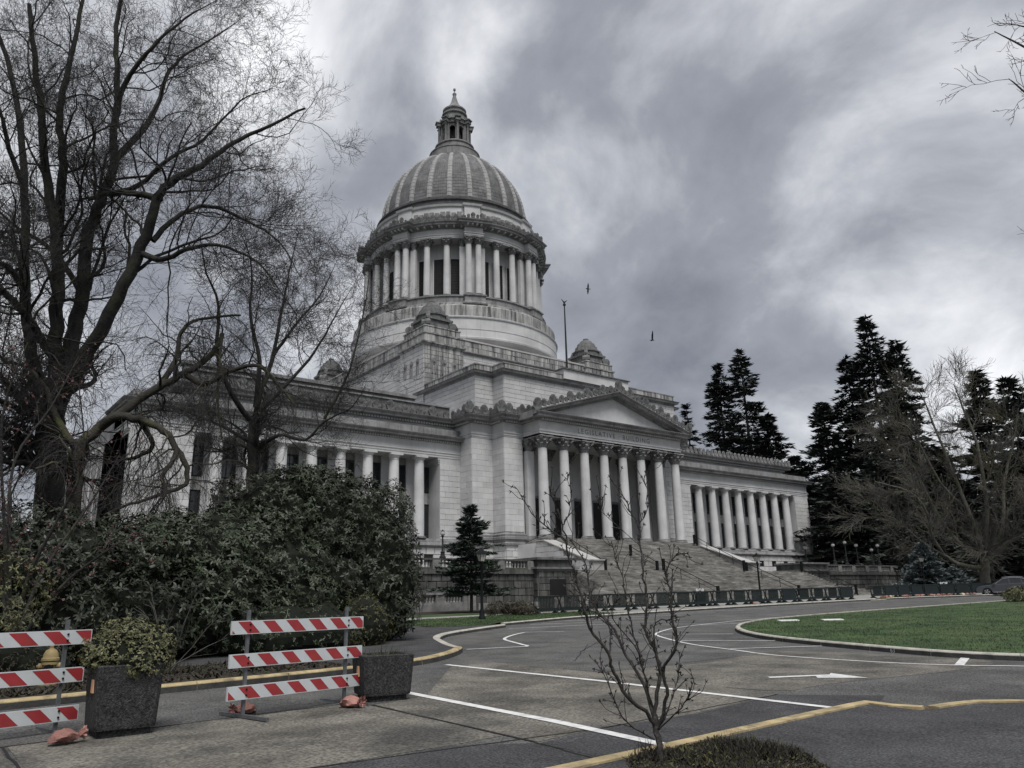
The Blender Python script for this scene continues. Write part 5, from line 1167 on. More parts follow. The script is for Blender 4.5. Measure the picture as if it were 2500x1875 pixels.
# ---- birds ------------------------------------------------------------------------------------------------
def bird(loc, rot, up, label):
    t = thing('bird', label, 'bird', loc, rot)
    MB().tube([(-.26, 0, 0), (-.18, 0, .01), (0, 0, .02), (.16, 0, 0), (.36, 0, -.01)], [.02, .06, .075, .05, .01], 8).build('body', 'bird', t, smooth=60)
    for s in (-1, 1):
        m = MB(); u0, u1 = up
        k = u0 if s > 0 else u1
        vs = [(-.10, s*.04, .02), (.10, s*.04, .02), (.12, s*.35, .02+.35*k), (-.10, s*.38, .02+.38*k), (.04, s*.72, .02+.62*k), (-.03, s*.74, .02+.62*k)]
        vs2 = [(x, y, z+.015) for x, y, z in vs]
        m.add(vs+vs2, [(0, 1, 2, 3), (3, 2, 4, 5), (7, 6, 9, 8), (8, 9, 11, 10), (0, 3, 9, 6), (3, 5, 11, 9), (1, 7, 8, 2), (2, 8, 10, 4), (5, 4, 10, 11)]); m.build('wing', 'bird', t)
p = at(1270, 624, 84); bird(tuple(p), YAW-pi/2+.1, (.0, .0), 'gull soaring with both wings stretched, beside the dome'); bpy.data.objects['bird'].rotation_euler = (radians(82), radians(6), YAW-pi/2+.1)
p = at(1409, 735, 92); bird(tuple(p), YAW+pi/2, (1.5, .15), 'gull with one wing raised, lower in the sky above the far wing')
# ================================================================ trees and shrubs
def unit(v): return v/max(1e-9, sqrt(v@v))
class Twigs:
    """collects thin tapering tubes; all tubes of one shape are built in one go"""
    def __init__(s): s.B = {}; s.n = 0
    def tube(s, P, r0, r1, k=3):
        s.B.setdefault((len(P), k), []).append((P, r0, r1)); s.n += 1
    def join(s, o):
        for key, l in o.B.items(): s.B.setdefault(key, []).extend(l)
        s.n += o.n
    def arrays(s):
        VV = []; FF = []; o = 0
        for (m, k), l in s.B.items():
            P = np.array([q[0] for q in l], float); nb = len(l); T = np.empty_like(P); T[:, 1:-1] = P[:, 2:]-P[:, :-2]; T[:, 0] = P[:, 1]-P[:, 0]; T[:, -1] = P[:, -1]-P[:, -2]
            T /= np.maximum(1e-9, np.sqrt((T*T).sum(-1)))[..., None]
            A = np.cross(T, np.array([.31, .52, .79])); A /= np.maximum(1e-6, np.sqrt((A*A).sum(-1)))[..., None]; Bn = np.cross(T, A)
            r0 = np.array([q[1] for q in l])[:, None]; r1 = np.array([q[2] for q in l])[:, None]; r = r0+(r1-r0)*np.linspace(0, 1, m)[None, :]
            an = 2*pi*np.arange(k)/k
            V = P[:, :, None, :]+r[:, :, None, None]*(np.cos(an)[None, None, :, None]*A[:, :, None, :]+np.sin(an)[None, None, :, None]*Bn[:, :, None, :])
            i = (np.arange(nb)*m*k)[:, None, None]+(np.arange(m-1)*k)[None, :, None]; j = np.arange(k)[None, None, :]; j2 = (j+1) % k
            FF.append(np.stack([i+j, i+j2, i+k+j2, i+k+j], -1).reshape(-1, 4)+o); VV.append(V.reshape(-1, 3)); o += nb*m*k
        return np.concatenate(VV), np.concatenate(FF)
    def build(s, name, material, parent, smooth=True):
        if not s.n: return None
        V, Fc = s.arrays(); return obj(name, npmesh(name, V, Fc, material, smooth), parent)
def curve_from(p, d, L, rnd, wob_=.18, lift=0.0, n=5):
    x, y, z = float(p[0]), float(p[1]), float(p[2]); a, b, c = float(d[0]), float(d[1]), float(d[2]); g = rnd.gauss; st = L/n; pts = [(x, y, z)]
    k = 1/max(1e-9, sqrt(a*a+b*b+c*c)); a *= k; b *= k; c *= k
    for i in range(n):
        a += g(0, wob_); b += g(0, wob_); c += g(0, wob_)+lift; k = 1/max(1e-9, sqrt(a*a+b*b+c*c)); a *= k; b *= k; c *= k
        x += a*st; y += b*st; z += c*st; pts.append((x, y, z))
    return pts
def sample(P, t):
    k = t*(len(P)-1); i = min(int(k), len(P)-2); f = k-i; p, q = P[i], P[i+1]; d = (q[0]-p[0], q[1]-p[1], q[2]-p[2]); l = 1/max(1e-9, sqrt(d[0]**2+d[1]**2+d[2]**2))
    return np.array((p[0]+d[0]*f, p[1]+d[1]*f, p[2]+d[2]*f)), np.array((d[0]*l, d[1]*l, d[2]*l))
def side(T, rnd, ang, up=0.0, out=None):
    T0, T1, T2 = float(T[0]), float(T[1]), float(T[2]); a, b, c = rnd.gauss(0, 1), rnd.gauss(0, 1), rnd.gauss(0, 1); k = a*T0+b*T1+c*T2; a -= T0*k; b -= T1*k; c -= T2*k
    k = 1/max(1e-9, sqrt(a*a+b*b+c*c)); a *= k; b *= k; c = c*k+up; k = 1/max(1e-9, sqrt(a*a+b*b+c*c)); ca, sa = cos(ang), sin(ang)*k
    return np.array((T0*ca+a*sa, T1*ca+b*sa, T2*ca+c*sa))
def sprout(P, r0, r1, spec, lev, rnd, tw, lim, base=.15):
    """side shoots along a limb; spec[lev] = (count, length, r ratio, angle, wobble, lift, segments, sides)"""
    if lev >= len(spec): return
    cnt, Ln, rr, ang, wb, lift, seg, sides, up = spec[lev]
    c = cnt if isinstance(cnt, int) else rnd.randint(*cnt)
    for k in range(c):
        t = base+(1-base)*(k+rnd.random())/c; p, T = sample(P, min(t, .995)); r = (r0+(r1-r0)*t)
        L = Ln*rnd.uniform(.55, 1.25)*(1.15-.45*t); d = side(T, rnd, ang*rnd.uniform(.7, 1.25), up)
        Q = curve_from(p, d, L, rnd, wb, lift, seg); ra = max(lim, r*rr); rb = max(lim*.6, ra*.35)
        tw[lev].tube(Q, ra, rb, sides)
        sprout(Q, ra, rb, spec, lev+1, rnd, tw, lim)
def limb_pts(path, base, n=4):
    return np.array(spline([tuple(at(*(p if len(p) == 3 else (*p, base)))) for p in path], n))
def bare_tree(name, label, base_loc, limbs, spec, seed, bark, twig, lim, cat='tree', group=None, sides=9):
    rnd = random.Random(seed); t = thing(name, label, cat, base_loc, group=group); off = np.array(base_loc)
    tw = [Twigs() for _ in spec]; trunk = Twigs(); first = True; lb = []
    for path, r0, r1, lv in limbs:
        P = path-off
        # small irregularity of bark line
        J = np.array([[rnd.gauss(0, r0*.12) for _ in range(3)] for _ in P]); J[0] = 0; P = P+J
        (trunk if lv == 0 else lb.append(Twigs()) or lb[-1]).tube(P, r0, r1, sides)
        sprout(P, r0, r1, spec, 0 if lv < 2 else 1, rnd, tw, lim, base=.2 if lv else .55)
    trunk.build('trunk', bark, t)
    for l in lb: l.build('limb', bark, t)
    crown = Twigs()
    tw[0].build('branches', bark, t) 
    for w in tw[1:]: crown.join(w)
    c = crown.build('crown', twig, t)
    for o in t.children:
        if o.name.split('.')[0] in ('branches', 'crown'): o['kind'] = 'stuff'
    return t
# ---- the great bare tree on the left -----------------------------------------------------------
D1 = 33.0
b1 = at(112, 1400, D1); b1[2] = gz(b1[0], b1[1])+.1
def LP(*pts, d=D1): return limb_pts(pts, d)
trunk1 = np.array(spline([tuple(b1), tuple(at(108, 1180, D1)), tuple(at(110, 1000, D1)), tuple(at(120, 840, D1))], 4))
limbs1 = [(trunk1, .78, .60, 0),
 (LP((110, 960), (80, 830, 33.5), (58, 690, 34), (55, 520, 34.5), (50, 330, 35), (25, 170, 35.5), (-25, 10, 36)), .42, .10, 1),
 (LP((118, 900), (122, 740, 32.6), (126, 600, 32.2), (114, 470, 32), (95, 330, 32), (78, 170, 32), (62, 10, 32)), .46, .11, 1),
 (LP((122, 880), (150, 760, 33.2), (172, 664, 33.8), (188, 520, 34.2), (216, 436, 34.6), (248, 360, 35), (245, 280, 35), (256, 192, 35.3), (250, 90, 35.6), (266, -30, 36)), .50, .12, 1),
 (LP((125, 860), (180, 770, 32), (256, 648, 31), (304, 532, 30.5), (332, 460, 30), (356, 404, 29.8), (420, 368, 29.5), (472, 328, 29.3), (560, 280, 29), (660, 235, 28.8)), .46, .06, 1),
 (LP((122, 560), (134, 400, 31.5), (136, 320, 31), (128, 240, 30.6), (148, 152, 30.2), (168, 60, 30), (186, -40, 29.8)), .30, .08, 1),
 (LP((248, 345, 35), (312, 276, 35.5), (340, 224, 36), (362, 160, 36.4), (400, 120, 36.8), (470, 75, 37), (535, 30, 37.2)), .25, .05, 1),
 (LP((240, 420, 34.6), (300, 400, 33.5), (370, 340, 32.6), (440, 300, 32), (520, 220, 31.5), (590, 190, 31)), .20, .04, 1),
 (LP((346, 430, 30), (300, 420, 30.6), (250, 415, 31.2), (190, 430, 31.5)), .22, .12, 1),
 (LP((330, 520, 30.4), (380, 470, 30.6), (450, 445, 31), (540, 480, 31.4), (600, 520, 31.8), (650, 600, 32)), .18, .03, 1),
 (LP((250, 255, 35), (270, 180, 34), (330, 100, 33), (400, 40, 32.4), (470, 0, 32)), .22, .05, 1),
 (LP((300, 545, 30.6), (350, 560, 29.5), (400, 540, 28.8), (470, 530, 28.2), (560, 570, 27.8), (640, 680, 27.4)), .20, .03, 1),
 (LP((60, 640, 34), (20, 580, 33), (-30, 560, 32)), .24, .10, 1),
 (LP((55, 420, 34.6), (20, 320, 34), (0, 240, 33.5), (-30, 180, 33)), .18, .06, 1),
 (LP((120, 780, 32.8), (70, 700, 31.5), (20, 640, 30.8), (-30, 610, 30.2)), .26, .12, 1),
 (LP((100, 930), (60, 880, 32), (10, 820, 31), (-30, 800, 30.5)), .26, .10, 1),
 (LP((178, 640, 33.8), (130, 560, 34.6), (60, 505, 35), (0, 500, 35.5)), .20, .08, 1),
 (LP((105, 1030), (60, 1000, 32), (20, 1000, 31.4), (-30, 980, 31)), .22, .09, 1),
]
SP1 = [((12, 15), 4.4, .34, .95, .26, .05, 8, 5, .15), ((9, 12), 2.0, .40, .85, .26, .06, 5, 3, .15), ((8, 11), .85, .5, .8, .22, .05, 4, 3, .1), ((2, 3), .35, .7, .7, .2, .05, 2, 3, .1)]
limbs1 = [(P_, a_*(.64 if l_ else .74), b_*.7 if b_ > .055 else .012, l_) for P_, a_, b_, l_ in limbs1]
bare_tree('bare_tree', 'huge bare many stemmed tree with mossy trunks behind the hedge', tuple(b1), limbs1, SP1, 11, 'bark', 'twig', .0055)
# ---- second bare tree nearer the wing -----------------------------------------------------------------
D2 = 44.0
b2 = at(540, 1350, D2); b2[2] = gz(b2[0], b2[1])
def LQ(*pts, d=D2): return limb_pts(pts, d)
limbs2 = [(np.array(spline([tuple(b2), tuple(at(543, 1150, D2)), tuple(at(546, 1000, D2)), tuple(at(550, 900, D2))], 4)), .55, .42, 0),
 (LQ((548, 940), (560, 860, 44.5), (588, 779, 45), (608, 671, 45.5), (624, 591, 46), (650, 480, 46.5)), .32, .05, 1),
 (LQ((550, 920), (500, 850, 43), (470, 760, 42.5), (472, 660, 42), (440, 570, 41.5), (430, 480, 41)), .28, .05, 1),
 (LQ((552, 880), (560, 780, 43.6), (540, 680, 43.2), (545, 580, 43), (520, 500, 42.6)), .26, .05, 1),
 (LQ((552, 900), (620, 830, 44), (680, 760, 44), (720, 690, 44), (760, 620, 44)), .22, .04, 1),
 (LQ((546, 980), (600, 940, 43), (660, 950, 42.4), (700, 910, 42), (760, 880, 41.6), (790, 830, 41.2)), .20, .03, 1),
 (LQ((545, 960), (480, 920, 44), (430, 900, 44.4), (380, 880, 45)), .2, .05, 1),
 (LQ((590, 770, 45), (640, 700, 46), (690, 640, 46.6), (730, 560, 47)), .18, .04, 1),
 (LQ((700, 905, 42), (755, 800, 42), (790, 650, 42), (800, 560, 42)), .13, .03, 1),
]
SP2 = [((12, 15), 4.0, .36, 1.0, .28, .03, 8, 4, .1), ((9, 12), 1.8, .42, .9, .26, .03, 5, 3, .1), ((9, 12), .8, .5, .85, .24, .02, 3, 3, .05)]
limbs2 = [(P_, a_*.6, b_*.7 if b_ > .1 else .012, l_) for P_, a_, b_, l_ in limbs2]
bare_tree('bare_tree', 'gnarled bare tree in front of the near wing colonnade', tuple(b2), limbs2, SP2, 23, 'bark', 'twig', .0065)
# ---- weeping cherry with mossy limbs ------------------------------------------------------------------------
D3 = 29.0
b3 = at(150, 1400, D3); b3[2] = gz(b3[0], b3[1])
def LW(*pts, d=D3): return limb_pts(pts, d)
limbs3 = [(np.array(spline([tuple(b3), tuple(at(152, 1200, D3)), tuple(at(160, 1040, D3)), tuple(at(172, 955, D3))], 4)), .34, .28, 0),
 (LW((168, 965), (215, 925), (260, 891), (340, 839), (400, 807), (460, 763), (480, 720)), .26, .10, 1),
 (LW((215, 925), (248, 899, 28.6), (304, 907, 28.2), (352, 931, 27.8), (384, 971, 27.5), (404, 1011, 27.3), (400, 1047, 27.2), (360, 1063, 27.1), (280, 1091, 27), (224, 1111, 27)), .20, .04, 1),
 (LW((300, 905, 28.3), (330, 960, 28.6), (300, 985, 29), (240, 1000, 29.3)), .13, .05, 1),
 (LW((384, 971, 27.5), (370, 1000, 27.0), (350, 1030, 26.7), (358, 1060, 26.6), (352, 1075, 26.5)), .12, .06, 1),
 (LW((400, 807), (440, 830, 28.5), (500, 800, 28), (560, 790, 27.6), (600, 830, 27.3), (640, 880, 27)), .15, .04, 1),
 (LW((168, 975), (120, 900, 29.4), (100, 840, 29.8), (70, 800, 30.2)), .18, .06, 1),
 (LW((340, 839), (380, 780, 29.6), (390, 720, 30), (430, 690, 30.4), (520, 680, 30.8)), .15, .05, 1),
 (LW((480, 725), (470, 850, 28.4), (480, 950, 28.2)), .08, .03, 1),
]
SP3 = [((9, 12), 2.2, .38, .9, .26, -.06, 7, 4, .1), ((8, 11), 1.3, .4, .8, .2, -.22, 6, 3, -.3), ((5, 8), .6, .5, .7, .16, -.25, 4, 3, -.3)]
limbs3 = [(P_, a_*.75, b_*.8, l_) for P_, a_, b_, l_ in limbs3]
bare_tree('weeping_tree', 'weeping tree with twisted moss covered limbs and hanging twigs before the wing', tuple(b3), limbs3, SP3, 37, 'bark_moss', 'twig', .0055)
# ---- flowering shrub with pink buds at the left edge -----------------------------------------------------------
D4 = 19.0
b4 = at(25, 1420, D4); b4[2] = gz(b4[0], b4[1])+.14
t4 = thing('budding_shrub', 'tall thin stemmed shrub covered in pink buds at the hedge end', 'shrub', tuple(b4)); rnd = random.Random(51)
stems = Twigs(); fine = Twigs(); budV = []; budF = []
for path in ([(25, 1400), (20, 1200), (30, 1000, 19.4), (110, 880, 19.8), (170, 770, 20)], [(28, 1400), (60, 1250, 18.6), (120, 1130, 18.3), (180, 1000, 18), (170, 830, 18)], [(30, 1400), (90, 1240, 19.4), (200, 1080, 19.8), (260, 980, 20)], [(20, 1400), (10, 1150, 18.7), (5, 900, 18.5), (60, 740, 18.4)], [(22, 1400), (-10, 1150, 19.3), (-30, 950, 19.5)], [(30, 1400), (130, 1270, 18.8), (230, 1190, 18.6), (300, 1150, 18.5)]):
    P = limb_pts(path, D4)-b4; stems.tube(P, .045, .012, 6)
    for k in range(26):
        p, T = sample(P, .25+.75*rnd.random()); Q = curve_from(p, side(T, rnd, 1.0, .2), rnd.uniform(.35, 1.0), rnd, .2, .03, 4); fine.tube(Q, .009, .004, 3)
        for j in range(5):
            c = sample(Q, rnd.random())[0]; s_ = rnd.uniform(.018, .034); o = 4*len(budF)//4
            for ax3 in range(2):
                u_, v_ = unit(np.array([rnd.gauss(0, 1) for _ in range(3)])), unit(np.array([rnd.gauss(0, 1) for _ in range(3)])); i0 = len(budV)
                budV += [c-u_*s_, c+v_*s_, c+u_*s_, c-v_*s_]; budF.append((i0, i0+1, i0+2, i0+3))
stems.build('stem', 'bark', t4); fine.build('twigs', 'twig', t4)['kind'] = 'stuff'; obj('buds', npmesh('buds', np.array(budV), np.array(budF), 'pink_bud'), t4, kind='stuff')
# ---- the young tree in the foreground --------------------------------------------------------------------------------
D5 = 8.9
bs = np.array([-60.0, -93.74, 0]); bs[2] = gz(bs[0], bs[1])+.13
def LS(*pts): return np.array(spline([tuple(at((1250+x/2.288)*.8848, (1150+y/2.288)*.8848, d*.94)) for x, y, d in pts], 4))
t5 = thing('young_tree', 'slender young bare tree with budding spurs growing in the foreground bed', 'tree', tuple(bs)); rnd = random.Random(77); st = Twigs(); sp = Twigs()
SAP = [([(835, 1640, 8.75), (820, 1540, 8.8), (800, 1440, 8.85), (795, 1360, 8.88)], .034, .028),
 ([(800, 1440, 8.85), (765, 1365, 8.8), (640, 1250, 8.7), (570, 1130, 8.65), (540, 1020, 8.6), (430, 880, 8.55), (400, 760, 8.5), (370, 640, 8.5), (320, 480, 8.5), (290, 330, 8.48), (250, 210, 8.45), (205, 80, 8.4)], .021, .005),
 ([(797, 1390, 8.87), (740, 1200, 8.95), (640, 1030, 9.05), (550, 860, 9.1), (470, 780, 9.15), (430, 640, 9.2), (400, 500, 9.25), (330, 380, 9.3)], .019, .005),
 ([(795, 1370, 8.88), (815, 1200, 8.95), (825, 1080, 9.0), (780, 960, 9.05), (742, 880, 9.1), (752, 740, 9.1), (735, 600, 9.15), (720, 430, 9.2), (700, 300, 9.2), (640, 180, 9.2), (555, 50, 9.2)], .021, .005),
 ([(810, 1445, 8.85), (870, 1250, 8.75), (845, 1130, 8.7), (920, 960, 8.6), (892, 800, 8.6), (880, 650, 8.6), (860, 570, 8.6), (925, 460, 8.58), (1010, 485, 8.55)], .019, .004),
 ([(775, 1300, 8.9), (720, 1050, 9.2), (670, 880, 9.3), (640, 720, 9.35), (610, 560, 9.4), (545, 400, 9.4)], .012, .003),
 ([(300, 390, 8.48), (240, 345, 8.4), (110, 240, 8.3), (18, 80, 8.2)], .009, .003),
 ([(815, 1440, 8.85), (880, 1310, 8.9), (925, 1170, 9.0), (938, 1020, 9.05)], .010, .003),
 ([(820, 1445, 8.85), (940, 1325, 8.7), (1000, 1235, 8.6), (1012, 1150, 8.6)], .009, .003),
 ([(795, 1500, 8.82), (640, 1400, 8.6), (560, 1250, 8.5), (498, 1085, 8.4)], .009, .003),
 ([(545, 1020, 8.6), (552, 940, 8.65), (540, 860, 8.7), (470, 780, 8.7), (440, 690, 8.7)], .010, .004),
 ([(830, 1130, 8.95), (790, 870, 8.95), (880, 825, 8.95), (905, 800, 8.95)], .009, .003),
 ([(790, 1330, 8.9), (735, 1130, 8.8), (690, 980, 8.7), (560, 820, 8.6), (590, 700, 8.6)], .010, .003),
 ([(290, 300, 8.48), (330, 180, 8.5), (310, 20, 8.5)], .007, .002), ([(705, 300, 9.2), (760, 200, 9.2), (740, 20, 9.2)], .006, .002), ([(720, 420, 9.2), (520, 240, 9.1), (500, 160, 9.1)], .004, .002)]
for path, r0, r1 in SAP:
    P = LS(*path)-bs; P[1:] += np.array([[rnd.gauss(0, .007) for _ in range(3)] for _ in P[1:]]); st.tube(P, r0, r1, 7)
    Ltot = np.sqrt(((P[1:]-P[:-1])**2).sum(1)).sum()
    if r0 > .03: continue
    for k in range(int(Ltot*24)):
        p, T = sample(P, .12+.88*rnd.random()); L = rnd.choice((.03, .05, .07, .10, .16, .28)); Q = curve_from(p, side(T, rnd, .85, .35), L, rnd, .2, .08, 3); sp.tube(Q, .0045, .003, 4)
        e_ = np.array(Q[-1]); d_ = unit(e_-np.array(Q[-2]))
        for b_ in range(rnd.randint(2, 4)):
            dd_ = unit(d_+np.array([rnd.gauss(0, .6) for _ in range(3)])); sp.tube(np.array([e_, e_+dd_*.012, e_+dd_*.028]), .0075, .002, 4)
st.build('stem', 'sapling_bark', t5); sp.build('spur_twigs', 'sapling_bark', t5)['kind'] = 'stuff'
# ---- small bare shrub stems by the leafy planter -----------------------------------------------------------------------
def stem_shrub(bx, by, H, n, label, seed, spread=.5, material='twig_pale', r=.014, dz=.15):
    rnd = random.Random(seed); b = (bx, by, gz(bx, by)+dz); t = thing('bare_shrub', label, 'shrub', b); s_ = Twigs(); f_ = Twigs()
    for k in range(n):
        d = unit(np.array([rnd.gauss(0, spread), rnd.gauss(0, spread), 1.0])); P = curve_from(np.array([rnd.gauss(0, .06), rnd.gauss(0, .06), 0.0]), d, H*rnd.uniform(.6, 1), rnd, .10, .02, 7); s_.tube(P, r, r*.35, 5)
        for j in range(5):
            p, T = sample(P, .35+.6*rnd.random()); f_.tube(curve_from(p, side(T, rnd, .6, .3), H*.3*rnd.random(), rnd, .12, .03, 4), r*.45, r*.2, 3)
    s_.build('stems', material, t)['kind'] = 'stuff'; f_.build('twigs', material, t)['kind'] = 'stuff'
p = at(365, 1398, 19.0); stem_shrub(p[0], p[1], 1.9, 9, 'pale bare multi stemmed shrub behind the leafy planter', 3, .42)
p = at(905, 1270, 42); stem_shrub(p[0], p[1], 2.2, 9, 'pale leafless shrub between the hedge and the terrace balustrade', 4, .5)
# ---- broad-leaved hedge shrubs ---------------------------------------------------------------------------------------------
def leaf_cloud(rg, C_, R_, n, ls, flat_=.55, shellp=.35, lw=.36, droop=.0, zmin=None):
    """n leaves on a lumpy ellipsoid shell, in rosettes"""
    u = rg.normal(size=(n, 3)); u /= np.linalg.norm(u, axis=1)[:, None]
    return u
def bush(name, label, blobs, n, ls, material, seed, base, core='rhodo_core', ros=7, cat='shrub', group=None, lw=.34, core_k=.80, zmin=0.05, jitter=.16, droop=.35, lobes=0):
    rg = np.random.default_rng(seed); t = thing(name, label, cat, tuple(base), group=group); base = np.array(base)
    B_ = [(np.array(c, float)-base, np.array(r, float)) for c, r in blobs]; B0 = list(B_)
    for c, r in B0:                                          # smaller lobes break the outline
        for k in range(lobes):
            u = rg.normal(size=3); u[2] = abs(u[2])*.8+.1 if rg.random() < .75 else u[2]; u /= np.linalg.norm(u); f_ = rg.uniform(.22, .42); B_.append((c+u*r*rg.uniform(.78, .98), r*f_*np.array([1, 1, rg.uniform(.8, 1.3)])))
    w = np.array([r[0]*r[1]+r[1]*r[2]+r[0]*r[2] for _, r in B_]); w = w/w.sum(); cents = []; nrm = []
    nr = n//ros
    for (c, r), wi in zip(B_, w):
        m = max(8, int(nr*wi)); u = rg.normal(size=(m, 3)); u /= np.linalg.norm(u, axis=1)[:, None]
        lump = 1+.10*np.sin(u[:, 0]*5+seed)*np.sin(u[:, 1]*6+1.3*seed)+.08*np.sin(u[:, 2]*9+u[:, 0]*7+seed)
        q = c+u*r*(lump*(1-jitter*rg.random(m)**2*2.2))[:, None]; ok = q[:, 2] > zmin
        for (c2, r2) in B_:
            if c2 is c: continue
            ok &= (((q-c2)/(r2*.86))**2).sum(1) > 1
        q = q[ok]; u = u[ok]; cents.append(q); nn_ = u/r; nrm.append(nn_/np.linalg.norm(nn_, axis=1)[:, None])
    Cc = np.concatenate(cents); Nn = np.concatenate(nrm); m = len(Cc)
    Nn = Nn+rg.normal(size=Nn.shape)*.35+np.array([0, 0, .35]); Nn /= np.linalg.norm(Nn, axis=1)[:, None]
    ref = rg.normal(size=Nn.shape); A = np.cross(Nn, ref); A /= np.linalg.norm(A, axis=1)[:, None]; Bq = np.cross(Nn, A)
    V = np.empty((m, ros, 4, 3), np.float32)
    for k in range(ros):
        an = 2*pi*k/ros+rg.random(m)*1.5; dr = A*np.cos(an)[:, None]+Bq*np.sin(an)[:, None]; tl = (rg.random(m)*.9-droop)[:, None]
        d = dr+Nn*tl; d /= np.linalg.norm(d, axis=1)[:, None]; s = np.cross(d, Nn); s /= np.maximum(1e-6, np.linalg.norm(s, axis=1))[:, None]
        L = (ls*(.45+.95*rg.random(m)))[:, None]; st_ = Cc+Nn*L*.1*rg.random(m)[:, None]
        V[:, k, 0] = st_; V[:, k, 1] = st_+d*L*.55+s*L*lw*.5; V[:, k, 2] = st_+d*L-Nn*L*.12; V[:, k, 3] = st_+d*L*.55-s*L*lw*.5
    Vf = V.reshape(-1, 3); Fc = np.arange(len(Vf)).reshape(-1, 4)
    obj('foliage', npmesh('foliage', Vf, Fc, material), t, kind='stuff')
    if core:  # added dark cores stop see-through and stand in for shade between leaves
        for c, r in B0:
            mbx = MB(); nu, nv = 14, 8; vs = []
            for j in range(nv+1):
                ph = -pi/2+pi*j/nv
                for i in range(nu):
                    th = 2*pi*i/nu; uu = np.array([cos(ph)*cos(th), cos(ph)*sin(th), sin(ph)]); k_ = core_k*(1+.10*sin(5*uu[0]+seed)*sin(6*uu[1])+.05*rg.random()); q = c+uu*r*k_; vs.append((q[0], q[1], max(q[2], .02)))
            mbx.add(vs, [(j*nu+i, j*nu+(i+1) % nu, (j+1)*nu+(i+1) % nu, (j+1)*nu+i) for j in range(nv) for i in range(nu)]); mbx.build('shade_core', core, t)
    return t
def blob(fx, fy, d, rx, ry, rz): return (at(fx, fy, d), (rx, ry, rz))
def bbase(fx, d): p = at(fx, 1380, d); return (p[0], p[1], gz(p[0], p[1])+.12)
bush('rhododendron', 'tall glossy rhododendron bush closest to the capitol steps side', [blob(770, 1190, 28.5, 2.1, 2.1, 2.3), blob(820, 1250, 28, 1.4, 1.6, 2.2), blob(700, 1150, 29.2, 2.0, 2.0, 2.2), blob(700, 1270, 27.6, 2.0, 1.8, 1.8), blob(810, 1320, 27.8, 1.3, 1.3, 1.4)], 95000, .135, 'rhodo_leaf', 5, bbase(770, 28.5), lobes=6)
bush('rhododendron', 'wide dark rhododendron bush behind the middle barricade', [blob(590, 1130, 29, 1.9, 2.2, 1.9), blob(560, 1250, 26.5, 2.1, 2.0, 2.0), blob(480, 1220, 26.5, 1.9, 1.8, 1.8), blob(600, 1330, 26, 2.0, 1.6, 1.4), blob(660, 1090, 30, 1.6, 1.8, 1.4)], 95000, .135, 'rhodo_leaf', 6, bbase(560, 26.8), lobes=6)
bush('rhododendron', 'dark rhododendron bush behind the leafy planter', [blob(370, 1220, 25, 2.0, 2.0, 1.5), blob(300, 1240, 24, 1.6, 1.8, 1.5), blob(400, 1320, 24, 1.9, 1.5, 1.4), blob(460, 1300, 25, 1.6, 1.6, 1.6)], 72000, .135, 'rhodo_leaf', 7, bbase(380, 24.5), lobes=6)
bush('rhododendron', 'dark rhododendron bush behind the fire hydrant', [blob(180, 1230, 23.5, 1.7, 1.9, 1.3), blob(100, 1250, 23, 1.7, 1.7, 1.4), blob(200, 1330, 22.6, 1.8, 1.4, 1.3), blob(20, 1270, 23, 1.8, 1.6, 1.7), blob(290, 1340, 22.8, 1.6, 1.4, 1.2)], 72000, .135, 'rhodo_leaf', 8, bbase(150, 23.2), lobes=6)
bush('low_shrub', 'low rusty green shrub spreading at the hedge foot beside the pavement', [blob(785, 1350, 26, 1.0, 1.0, 1.0), blob(740, 1375, 25.6, .9, .9, .75)], 7000, .07, 'shrub_leaf', 9, bbase(780, 26), ros=5, core='rhodo_core')
bush('low_shrub', 'clipped dark low hedge shrub behind the middle barricade boards', [blob(600, 1375, 24.6, 1.8, 1.0, 1.0), blob(680, 1365, 25, 1.4, 1.0, 1.0), blob(520, 1380, 24.2, 1.4, 1.0, .95)], 9000, .08, 'rhodo_leaf', 10, bbase(600, 24.6), ros=5)
bush('low_shrub', 'pale mossy shrub tips at the left end of the hedge', [blob(15, 1280, 17.5, .8, .7, .8)], 1800, .08, 'planter_leaf', 12, bbase(10, 17.5), ros=5, core=None)
bush('low_shrub', 'dark purple brown low shrub in front of the fire hydrant strip', [blob(60, 1440, 19.0, .9, .6, .5), blob(10, 1430, 19, .8, .6, .55)], 4000, .06, 'heather', 13, bbase(40, 19), ros=5)
pz = gz(-63.42, -87.34)
bush('planter_bush', 'yellow green small leaved bush overflowing the pebble planter', [((-63.42, -87.34, pz+1.0), (.50, .50, .32)), ((-63.74, -87.36, pz+1.0), (.28, .32, .26)), ((-63.10, -87.36, pz+1.05), (.30, .36, .34)), ((-63.40, -87.3, pz+1.24), (.40, .36, .22)), ((-63.3, -87.62, pz+.88), (.40, .22, .24))], 15000, .040, 'planter_leaf', 14, (-63.42, -87.34, pz+.78), ros=5, core_k=.72, zmin=-.18, jitter=.22, lw=.5)
rnd = random.Random(8); tp = bpy.data.objects['planter_bush']; sh = Twigs(); lv = []; lf = []
